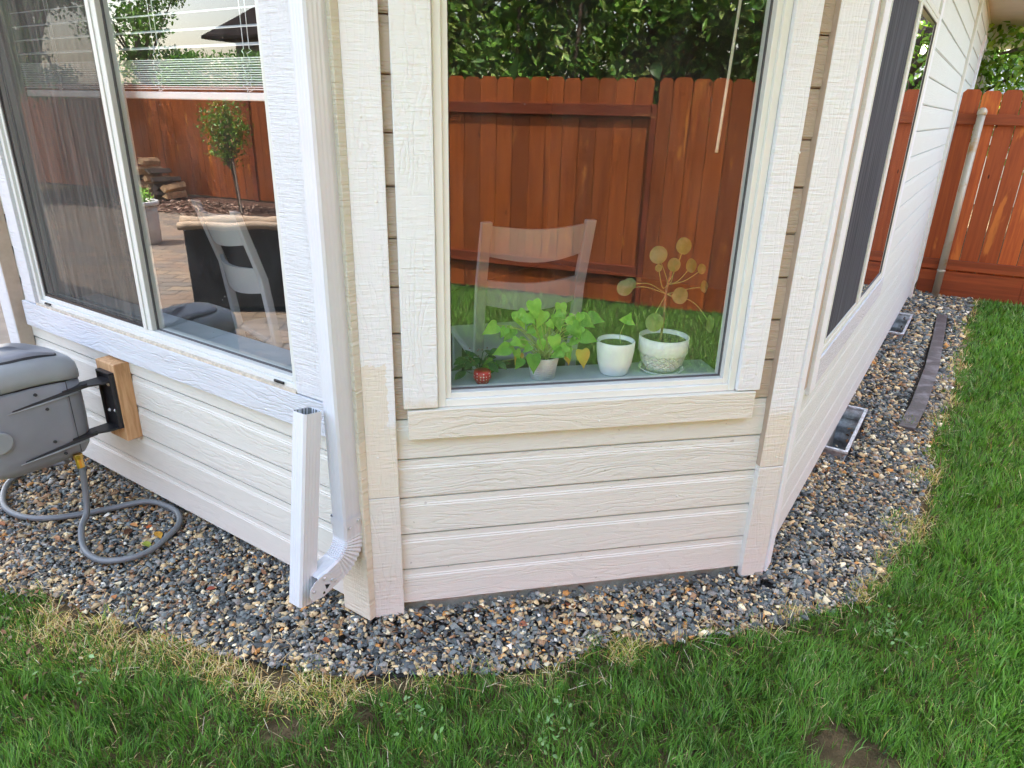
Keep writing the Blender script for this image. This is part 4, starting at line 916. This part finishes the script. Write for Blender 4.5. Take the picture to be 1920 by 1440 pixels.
# ------------------------------------------------------------------ neighbour house (mirrored in the left window)
nh = empty('neighbour_house', (-14.5, -18.5, 0), R_(-12), 'neighbour house with a dark shingled hip roof beyond the hedge', 'house')
mb = MB(); mb.box(-5.2, 6.5, -4, 4, 0, 3.32)
mb.build('wall', plain('stucco_grey', (.20, .19, .19), .85, var=.08, nscale=2), nh)
b = NB('shingle_roof'); o = b.obj(); br = b.n('TexBrick'); b.put(br.inputs['Vector'], o); br.inputs['Scale'].default_value = 1; br.inputs['Brick Width'].default_value = .35; br.inputs['Row Height'].default_value = .16; br.inputs['Mortar Size'].default_value = .012
b.put(br.inputs['Color1'], (.030, .026, .026)); b.put(br.inputs['Color2'], (.015, .013, .014)); b.put(br.inputs['Mortar'], (.004, .004, .004))
m_shing = b.fin(br.outputs['Color'], .95, b.bump(br.outputs['Fac'], -.02, 1.0), 0, .05)
mb = MB(); E2 = [(-5.9, -4.7, 3.4), (7.2, -4.7, 3.4), (7.2, 4.7, 3.4), (-5.9, 4.7, 3.4)]; mb.add(E2 + [(-3.3, 0, 6.3), (4.6, 0, 6.3)] + [(x, y, 3.32) for x, y, _ in E2], [(0, 1, 5, 4), (2, 3, 4, 5), (1, 2, 5), (3, 0, 4), (6, 7, 8, 9), (0, 6, 7, 1), (1, 7, 8, 2), (2, 8, 9, 3), (3, 9, 6, 0)])
mb.build('roof', m_shing, nh)
for x in (-3.4, .2, 3.6):
    mb = MB(); mb.box(x, x + 1.2, 4.0, 4.03, 1.6, 2.9); wn_ = mb.build('window', plain('dark_pane', (.03, .035, .04), .1) if x < -3 else bpy.data.materials['dark_pane'], nh)
    mb = MB(); bar_frame(mb, x - .06, x + 1.26, 1.54, 2.96, .07, 3.99, 4.06); mb.build('frame', m_vinyl, wn_)
nh2 = empty('neighbour_shed', (.9, 16.5, 0), 0, 'pale grey roof corner of a shed seen through the trees', 'shed')
mb = MB(); mb.box(-.6, 2.4, -1, 1, 0, 2.0); mb.build('wall', m_soffit, nh2); mb = MB(); mb.add([(-.8, -1.2, 2.0), (2.6, -1.2, 2.0), (2.6, 1.2, 2.0), (-.8, 1.2, 2.0), (-.8, 0, 2.75), (2.6, 0, 2.75)], [(0, 1, 5, 4), (2, 3, 4, 5), (1, 2, 5), (3, 0, 4), (0, 3, 2, 1)]); mb.build('roof', plain('grey_roof', (.30, .33, .36), .8), nh2)

# ------------------------------------------------------------------ firewood, planter, sofa on the patio
def logmesh(i):
    r_ = random.Random(i); L = r_.uniform(.38, .5); mb = MB(); n = r_.choice((3, 4, 4)); base = [(math.cos(2 * math.pi * k / n + r_.uniform(-.3, .3)) * r_.uniform(.045, .09), math.sin(2 * math.pi * k / n) * r_.uniform(.045, .08)) for k in range(n)]
    vs = [(-L / 2, y, z) for y, z in base] + [(L / 2, y * 1.05, z * .95) for y, z in base]
    mb.add(vs, [tuple(range(n)), tuple(range(n, 2 * n))[::-1]] + [(k, n + k, n + (k + 1) % n, (k + 1) % n) for k in range(n)]); return mb
m_log = [plain('split_wood', (.50, .34, .18), .8, var=.35, nscale=24), plain('log_bark', (.09, .07, .055), .9, var=.4, nscale=20)]
r_ = random.Random(21); base = Vector((-10.5, -5.55, 0)); ax = Vector((math.cos(R_(-12)), math.sin(R_(-12)), 0)); ay = Vector((-ax.y, ax.x, 0)); k = 0
rowsN = [7, 6, 5, 3, 1]; spots = ['in the bottom row of', 'in the second row of', 'in the third row of', 'in the short fourth row of', 'lying alone on top of']
for row, cnt in enumerate(rowsN):
    for j in range(cnt):
        o_ = logmesh(k).build('firewood_log', m_log[k % 3 > 1], bevel=.004); p_ = base + ax * ((j - cnt / 2) * .17 + r_.uniform(-.02, .02)) + ay * r_.uniform(-.04, .04)
        o_.location = (p_.x, p_.y, .075 + row * .125); o_.rotation_euler = (r_.uniform(-.5, .5), r_.uniform(-.06, .06), R_(-12 + 90 + r_.uniform(-22, 22)))
        tag(o_, 'split firewood log %s the heap by the plain red fence' % spots[row], 'log', 'split logs heaped by the fence'); k += 1
pt = empty('planter', (-6.78, -3.17, 0), 0, 'round beige patio planter with a pale rim and a small green plant', 'planter')
m_beige = plain('beige_planter', (.52, .43, .34), .7, var=.08, nscale=6)
mb = MB(); mb.lathe([(0, 0), (.17, 0), (.175, .02), (.185, .43), (.0, .43)], 32); mb.build('pot', m_beige, pt, smooth=True)
mb = MB(); mb.lathe([(.182, .43), (.205, .435), (.21, .47), (.20, .48), (.17, .475), (.165, .44)], 32); mb.build('rim', plain('pale_rim', (.6, .6, .58), .4), pt, smooth=True)
leafcloud('foliage', blob((0, 0, .52), (.13, .13, .07), 160), .07, .03, [(.2, .45, .04), (.3, .5, .06)], m_leaf, pt)
sf = empty('patio_sofa', (-3.44, -2.01, 0), math.atan2(-.42, .5), 'black woven patio sofa seen from behind with a draped tan cover', 'sofa')
b = NB('black_woven_resin'); o = b.obj(); vv = b.n('TexVoronoi'); b.put(vv.inputs['Vector'], o); vv.inputs['Scale'].default_value = 70
m_weave = b.fin(b.mix(b.mapr(b.noise(o, 110, 2), .62, .72), (.018, .020, .026), (.14, .155, .18)), .55, b.bump(vv.outputs['Distance'], .004, 1.0))
m_tan = plain('tan_cloth', (.50, .39, .28), .85, var=.12, nscale=10, bump=.004, bscale=14)
mb = MB(); mb.box(-.35, 1.55, -.10, -.02, .03, .655); mb.build('backrest', m_weave, sf, bevel=.02)
mb = MB(); mb.box(-.35, 1.55, -.75, -.11, .05, .34); mb.build('seat', m_weave, sf, bevel=.02)
for x in (-.34, 1.44):
    mb = MB(); mb.box(x, x + .10, -.75, -.11, .345, .56); mb.build('armrest', m_weave, sf, bevel=.02)
for x in (-.33, 1.50):
    for y in (-.72, -.07):
        mb = MB(); mb.box(x, x + .04, y, y + .04, 0, .05); mb.build('leg', m_black, sf)
mb = MB(); n = 24
for (ry, rz, r1) in ((-.005, .675, .030), (-.085, .700, .040), (-.15, .66, .045)):
    mb.tube([(-.37 + 1.94 * i / n, ry + .006 * math.sin(i * 1.7), rz + .007 * math.sin(i * 1.1 + ry * 40)) for i in range(n + 1)], [r1 * (1 + .08 * math.sin(i * 2.1)) for i in range(n + 1)], 12)
cv = mb.build('cloth_cover', m_tan, None, smooth=True); cv.location = sf.location; cv.rotation_euler = sf.rotation_euler; tag(cv, 'rumpled tan cover folded along the back of the black sofa', 'cover')

# ------------------------------------------------------------------ gravel chips
def poly_dist(x, y, pts):
    D = np.full(len(x), 9.0)
    for (x0, y0), (x1, y1) in zip(pts[:-1], pts[1:]):
        dx, dy = x1 - x0, y1 - y0; t = np.clip(((x - x0) * dx + (y - y0) * dy) / (dx * dx + dy * dy), 0, 1); D = np.minimum(D, np.hypot(x - x0 - t * dx, y - y0 - t * dy))
    return D
def in_house(x, y): return inpoly(x, y, [(-2.12, AY + .03), (-.06, AY + .03), (RX - .03, RX + .01), (RX - .03, 14), (-2.12, 14)])
def chips(n0, dens_near):
    x = rng.uniform(-2.3, 1.55, n0); y = rng.uniform(-.95, 6.35, n0)
    P = np.stack([x, y, np.zeros(n0)], 1); d = np.linalg.norm(P - CAM, axis=1)
    D = poly_dist(x, y, EDGE); ins = inpoly(x, y, BED) | (D < .03 * vnoise(x * 1 + 20, y + 20, .12, 8))
    ok = ins & ~in_house(x, y) & visible(P, 170)
    for a, b_ in WELLS: ok &= ~((x > .83) & (x < .995) & (y > a - .02) & (y < b_ + .02))
    ok &= ~((x > 1.15) & (x < 1.25) & (y > 2.7) & (y < 5.3))
    keep = rng.random(n0) < np.clip((2.9 / d) ** 1.7, .12, 1); ok &= keep
    return x[ok], y[ok], d[ok]
gx, gy, gd = chips(370000, 1)
n = len(gx); print('gravel chips', n)
size = np.clip(rng.lognormal(math.log(.0086), .40, n), .0038, .020) * np.clip((gd / 2.9) ** .65, 1, 2.2)
T = 10; tmpl = []
for k in range(T):
    m = 6; a = np.sort(rng.uniform(0, 2 * np.pi, m) * .35 + np.arange(m) * 2 * np.pi / m * .9); r = rng.uniform(.55, 1.25, m); e_ = rng.uniform(.5, .85)
    bt = np.stack([np.cos(a) * r, np.sin(a) * r * e_, -rng.uniform(.10, .28, m)], 1); sh = rng.uniform(-.2, .2, 2); tp = bt.copy(); tp[:, :2] = tp[:, :2] * rng.uniform(.6, .9) + sh; tp[:, 2] = rng.uniform(.12, .30) + rng.uniform(-.10, .10, m)
    tmpl.append(np.concatenate([bt, tp]))
tmpl = np.array(tmpl)
fc = []
for i in range(6): j = (i + 1) % 6; fc += [(i, j, 6 + j), (i, 6 + j, 6 + i)]
fc += [(6, 7, 8), (6, 8, 9), (6, 9, 10), (6, 10, 11)]
fc = np.array(fc)
def rotm(ax, ay, az):
    ca, sa, cb, sb, cc_, sc_ = np.cos(ax), np.sin(ax), np.cos(ay), np.sin(ay), np.cos(az), np.sin(az)
    Rx = np.zeros((len(ax), 3, 3)); Rx[:, 0, 0] = 1; Rx[:, 1, 1] = ca; Rx[:, 1, 2] = -sa; Rx[:, 2, 1] = sa; Rx[:, 2, 2] = ca
    Ry = np.zeros_like(Rx); Ry[:, 1, 1] = 1; Ry[:, 0, 0] = cb; Ry[:, 0, 2] = sb; Ry[:, 2, 0] = -sb; Ry[:, 2, 2] = cb
    Rz = np.zeros_like(Rx); Rz[:, 2, 2] = 1; Rz[:, 0, 0] = cc_; Rz[:, 0, 1] = -sc_; Rz[:, 1, 0] = sc_; Rz[:, 1, 1] = cc_
    return Rz @ Ry @ Rx
Rm = rotm(rng.normal(0, .30, n), rng.normal(0, .30, n), rng.uniform(0, 6.28, n))
Vt = tmpl[rng.integers(0, T, n)] * size[:, None, None]; Vt = np.einsum('nij,nkj->nki', Rm, Vt)
wd_ = np.minimum(np.minimum(np.abs(gy - gx) * .707 + np.where((gx > -.1) & (gx < .9), 0, 9), np.abs(gx - RX) + np.where(gy > .85, 0, 9)), np.abs(gy - AY) + np.where(gx < -.05, 0, 9))
gz = np.where((gx > -.1) & (gx < .95) & (gy < .95), .034, .024) * np.exp(-wd_ / .16) + rng.uniform(-.009, .006, n) + .004 * vnoise(gx + 30, gy + 30, .15, 5)
Vt += np.stack([gx, gy, gz], 1)[:, None, :]
pal = np.array([lin(95, 102, 103), lin(73, 79, 82), lin(115, 121, 119), lin(55, 59, 60), lin(134, 132, 128), lin(172, 152, 118), lin(196, 172, 130), lin(146, 116, 88), lin(212, 200, 168), lin(184, 132, 76), lin(122, 112, 100), lin(206, 202, 190)])
pw = np.array([.20, .16, .14, .08, .10, .09, .075, .06, .045, .015, .06, .015]); pw /= pw.sum()
ci = rng.choice(len(pal), n, p=pw); warm = (vnoise(gx + 40, gy + 40, .5, 6) > .62) & (rng.random(n) < .15); ci = np.where(warm, rng.integers(5, 11, n), ci)
left = (gx < -.9) & (rng.random(n) < .4 * np.clip((-.9 - gx) / .6, 0, 1)); ci = np.where(left, rng.choice([7, 5, 10, 4], n), ci)
gc = pal[ci] * rng.uniform(1.0, 1.85, (n, 1)) * np.array([1.0, 1.0, .96])
b = NB('stone_tint'); a = b.n('VertexColor', layer_name='tint'); f = b.noise(b.obj(), 260, 3, .6)
m_stone = b.fin(b.mix(b.mapr(f, .3, .7, 0, .35), a.outputs['Color'], (.09, .085, .075)), .82, b.bump(f, .0014, 1.0), 0, .15)
tag(bigmesh('gravel', Vt.reshape(-1, 3), (np.arange(n)[:, None, None] * 12 + fc[None]).reshape(-1, 3), m_stone, np.repeat(gc, 12, 0)), kind='stuff')

# ------------------------------------------------------------------ grass
def blades(name, x, y, L, Wd, cols, lean, mat, z0=-.012, curl=.6, az=None):
    n = len(x); az = rng.uniform(0, 2 * np.pi, n) if az is None else az; ca, sa = np.cos(az), np.sin(az)
    t1 = lean; dx = np.sin(t1); dz = np.cos(t1); fa = az + np.pi / 2 + rng.normal(0, .5, n); wx, wy = np.cos(fa) * Wd / 2, np.sin(fa) * Wd / 2
    b0 = np.stack([x, y, np.full(n, z0)], 1); h = .5 * L; l2 = np.clip(t1 + curl * rng.uniform(.3, 1.2, n), 0, 2.2)
    m1 = b0 + np.stack([ca * dx * h, sa * dx * h, dz * h], 1); tp = m1 + np.stack([ca * np.sin(l2) * h, sa * np.sin(l2) * h, np.cos(l2) * h], 1)
    tp[:, 2] = np.maximum(tp[:, 2], .002); m1[:, 2] = np.maximum(m1[:, 2], .002)
    W3 = np.stack([wx, wy, np.zeros(n)], 1)
    V = np.stack([b0 - W3, b0 + W3, m1 + W3 * .85, m1 - W3 * .85, tp], 1)
    f = np.array([[0, 1, 2], [0, 2, 3], [3, 2, 4]]); Fq = (np.arange(n)[:, None, None] * 5 + f[None]).reshape(-1, 3)
    return tag(bigmesh(name, V.reshape(-1, 3), Fq, mat, np.repeat(cols, 5, 0)), kind='stuff')
m_grass = tintmat('grass_tint', .45, .4, .35); m_straw = tintmat('straw_tint', .75, .2, .15)
LAWN = [(-2.2, -.86)] + EDGE + [(5.8, 6.2), (5.8, 6.2), (2.1, -8.6), (-2.0, -7.6), (-2.0, -4.9), (-2.2, -4.6)]
def lawn_ok(x, y): return inpoly(x, y, LAWN)
n0 = 1300000
x = rng.uniform(-2.1, 3.6, n0); y = rng.uniform(-2.6, 6.25, n0); P = np.stack([x, y, np.zeros(n0)], 1); d = np.linalg.norm(P - CAM, axis=1)
D = poly_dist(x, y, EDGE); inside = lawn_ok(x, y); sd_ = np.where(inside, D, -D)
nz = vnoise(x + 20, y + 20, .11, 1); nz2 = vnoise(x + 20, y + 20, .45, 2)
edge = -.055 + .13 * nz
patch = np.hypot((x - 1.30) / 1.0, (y - .27) / .9); bare = patch < .085 + .05 * vnoise(x + 9, y + 9, .05, 7)
bare2 = (np.hypot(x - .02, y + .52) < .05) | (np.hypot(x - .17, y + .36) < .03)
tuft = np.zeros(n0, bool)
for tx, ty, tr_ in ((1.17, 2.74, .10), (.63, .27, .10), (1.22, .98, .12), (1.29, 1.55, .11), (1.31, 2.1, .09), (1.31, 2.9, .10), (1.35, 4.0, .13), (1.36, 5.0, .12), (1.02, .76, .06)): tuft |= np.hypot((x - tx) * (1 + nz2), y - ty) < tr_ * (.1 + 1.3 * nz)
strawz = (x < .12) & (x > -1.0); sw = np.where(strawz, .25, .055) * (.35 + 1.2 * nz2)
ok = ((sd_ > edge) | ((sd_ > -.13) & (rng.random(n0) < .06 * np.exp(sd_ / .05))) | (tuft & (sd_ > -.15))) & (visible(P, 190) | ((y < 3) & (x > -1.9) & (np.hypot(x - .5, y + .3) < 2.6) & (rng.random(n0) < .42))) & ~in_house(x, y)
ok &= rng.random(n0) < np.clip((2.5 / d) ** 1.5, .16, 1)
dryp = np.clip(1.0 - (sd_ - edge) / np.maximum(sw, .02), 0, 1) * np.where(strawz, .90, .82); dryp = np.where(tuft, .72, dryp); dry = rng.random(n0) < np.maximum(dryp, .02)
thin = (sd_ < edge + sw * .9) & (rng.random(n0) < .25); ok &= ~(thin & ~tuft) & ~((bare | bare2) & (rng.random(n0) < .93))
g = ok & ~dry; s_ = ok & dry
def gcols(x, y, n, k=1.0):
    a = vnoise(x + 50, y + 50, .30, 11)[:, None]; b_ = vnoise(x + 50, y + 50, .07, 12)[:, None]
    A = np.array([.036, .130, .016]); B = np.array([.165, .395, .055]); C2 = np.array([.26, .38, .14]); r = rng.random((n, 1))
    c_ = A + (B - A) * np.clip(.25 * a + .35 * b_ + .55 * r, 0, 1); c_ = np.where(rng.random((n, 1)) < .08, C2, c_); c_ = np.where(rng.random((n, 1)) < .18, A * .6, c_); return c_ * rng.uniform(.8, 1.2, (n, 1)) * k * (1 + .28 * np.clip((x - 1.0) / .8, 0, 1))[:, None] * np.array([1.08, 1, 1])  # brighter light toward the right of the lawn is mixed into blade colour
far = np.clip(d / 2.6, 1, 2.4)
ng = g.sum(); print('grass', ng, 'straw', s_.sum())
Lg = rng.uniform(.034, .078, ng) * (.75 + .5 * nz2[g]) * np.where(sd_[g] < .12, .75, 1)
clump = vnoise(x[g] + 70, y[g] + 70, .06, 21) * 6.28 * 1.5 + rng.normal(0, .9, ng)
blades('lawn_grass', x[g], y[g], Lg, rng.uniform(.0018, .0036, ng) * far[g], gcols(x[g], y[g], ng), np.abs(rng.normal(.25, .28, ng)), m_grass, az=clump)
ns = s_.sum(); sc_ = np.array([lin(224, 200, 140), lin(208, 178, 110), lin(214, 194, 150), lin(186, 148, 88), lin(228, 212, 166), lin(170, 172, 80), lin(140, 160, 66)])[rng.integers(0, 7, ns)] * rng.uniform(.85, 1.25, (ns, 1))
blades('dry_grass', x[s_], y[s_], rng.uniform(.03, .075, ns), rng.uniform(.0014, .0028, ns) * far[s_], sc_, np.abs(rng.normal(.9, .5, ns)), m_straw, curl=.7)
# fine pale stalks and clippings on the stones and under the turf
n1 = 24000; x = rng.uniform(-2.0, 1.5, n1); y = rng.uniform(-1.0, 6.2, n1); P = np.stack([x, y, np.zeros(n1)], 1); D = poly_dist(x, y, EDGE)
ok = (D < .35) & visible(P, 100) & ~in_house(x, y) & (rng.random(n1) < np.exp(-D / .12)); x, y = x[ok], y[ok]; n1 = len(x)
cl_ = np.array([lin(198, 178, 140), lin(170, 140, 100), lin(140, 100, 70), lin(210, 200, 176)])[rng.integers(0, 4, n1)]
blades('grass_clippings', x, y, rng.uniform(.02, .09, n1), rng.uniform(.0010, .0022, n1), cl_, rng.uniform(1.35, 1.6, n1), m_straw, z0=.012, curl=.12)
# lawn out to the fences (seen in the windows)
n2 = 95000; x = rng.uniform(1.6, 4.6, n2); y = rng.uniform(-3.6, 1.4, n2); ok = lawn_ok(x, y) & (x < 4.03 + .25 * (y + 1)); x, y = x[ok], y[ok]; n2 = len(x)
blades('lawn_grass', x, y, rng.uniform(.04, .085, n2), rng.uniform(.0035, .0065, n2), gcols(x, y, n2, 1.1), np.abs(rng.normal(.3, .3, n2)), m_grass)
n3 = 95000; x = rng.uniform(-2.0, 5.4, n3); y = rng.uniform(-8.5, 6.1, n3); ok = lawn_ok(x, y) & (x < 4.03 + .25 * (y + 1)) & ~((x > 1.6) & (y > -3.6) & (y < 1.4)) & (np.hypot(x - CAM[0], y - CAM[1]) > .35); x, y = x[ok], y[ok]; n3 = len(x)
P = np.stack([x, y, np.zeros(n3)], 1); ok = ~visible(P, 90); x, y = x[ok], y[ok]; n3 = len(x)
blades('lawn_grass', x, y, rng.uniform(.05, .10, n3), rng.uniform(.006, .011, n3), gcols(x, y, n3), np.abs(rng.normal(.4, .3, n3)), m_grass)
# small pale green weeds
wx = []; 
for cx, cy_, k in ((.62, -.12, 40), (1.32, .82, 70), (.30, -.30, 30), (1.75, 1.35, 40), (-.55, -.72, 30)):
    wx.append(np.stack([cx + rng.normal(0, .045, k), cy_ + rng.normal(0, .045, k), rng.uniform(.02, .05, k)], 1))
tag(leafcloud('clover_weeds', np.concatenate(wx), .018, .010, [(.20, .36, .14), (.14, .30, .08)], m_leaf), kind='stuff')

n4 = 420; t_ = rng.random(n4); seg = rng.integers(0, 3, n4); wx_ = np.where(seg == 0, -.05 + .9 * t_, np.where(seg == 1, -1.9 + 1.8 * t_, .93)); wy_ = np.where(seg == 0, -.05 + .9 * t_ - .03, np.where(seg == 1, AY - .0, 1.0 + 4.5 * t_))
o4 = np.abs(rng.normal(0, .06, n4)); wx_ = wx_ + np.where(seg == 0, o4 * .7, np.where(seg == 1, 0, o4)); wy_ = wy_ - np.where(seg == 0, o4 * .7, np.where(seg == 1, o4 + .01, 0))
tag(leafcloud('leaf_litter', np.stack([wx_, wy_, rng.uniform(.012, .03, n4)], 1), .026, .012, [(.20, .11, .06), (.12, .07, .045), (.30, .19, .10), (.34, .27, .17)], m_tint_rough, up=-.2), kind='stuff')
n5 = 900; x = rng.uniform(-2.0, -.5, n5); y = rng.uniform(-.9, -.12, n5)
tag(leafcloud('leaf_litter', np.stack([x, y, rng.uniform(.008, .018, n5)], 1), .020, .009, [(.22, .12, .07), (.13, .08, .05), (.32, .22, .13), (.40, .33, .22)], m_tint_rough, up=-.2), kind='stuff')
# ------------------------------------------------------------------ fallen leaves and scraps
LV = [(-1.42, -.26, lin(120, 84, 58), .04, 80, 'brown leaf beneath the hose reel'), (-1.62, -.52, lin(160, 110, 76), .035, 15, 'dull brown leaf near the left hose loop'), (.42, .33, lin(150, 90, 66), .03, 130, 'small red brown leaf under the centre window'), (-1.205, -.235, lin(205, 145, 90), .035, 20, 'curled tan leaf inside the hose loop'), (-1.13, -.215, lin(190, 100, 50), .032, 70, 'orange brown leaf beside the yellow leaf'), (-1.075, -.205, lin(214, 160, 60), .050, -15, 'long yellow leaf inside the hose loop'),
      (-1.155, -.285, lin(96, 62, 40), .045, 110, 'crumpled dark brown leaf in the hose loop'), (-1.05, -.275, lin(150, 160, 60), .045, 10, 'yellow green leaf near the hose bend'), (-1.56, -.36, lin(196, 140, 92), .028, 40, 'small tan leaf left of the hose'),
      (-1.35, -.44, lin(200, 150, 110), .032, 0, 'pale tan leaf below the hose'), (-.62, -.30, lin(150, 80, 60), .030, 60, 'red brown leaf left of the downspout'), (.335, .16, lin(176, 110, 80), .040, 65, 'pointed brown leaf in front of the centre wall'),
      (-.13, -.235, lin(170, 96, 60), .030, 10, 'rust coloured leaf near the downspout extension'), (.03, .03, lin(110, 78, 58), .04, 60, 'dark dry leaf against the foundation'), (-.82, -.50, lin(196, 130, 80), .03, 160, 'orange leaf at the lawn edge')]
for (x, y, col, L, a, lab) in LV:
    t = leafmat('dry_leaf', col, tuple(c * .7 for c in col), .1, .8)
    o_ = leaf(None, (x, y, .020), (math.cos(R_(a)), math.sin(R_(a)), .12), (.2, .1, 1), L, L * .6, t, 'long', fold=.35, name='fallen_leaf', droop=.3); tag(o_, lab, 'leaf')
mb = MB(); mb.box(-.014, .014, -.0035, .0035, 0, .003, Matrix.Translation((.055, -.105, .014)) @ Matrix.Rotation(R_(120), 4, 'Z') @ Matrix.Rotation(.2, 4, 'Y')); tag(mb.build('plastic_scrap', plain('white_scrap', (.8, .8, .8), .5)), 'small white plastic strip lying on the gravel', 'scrap')
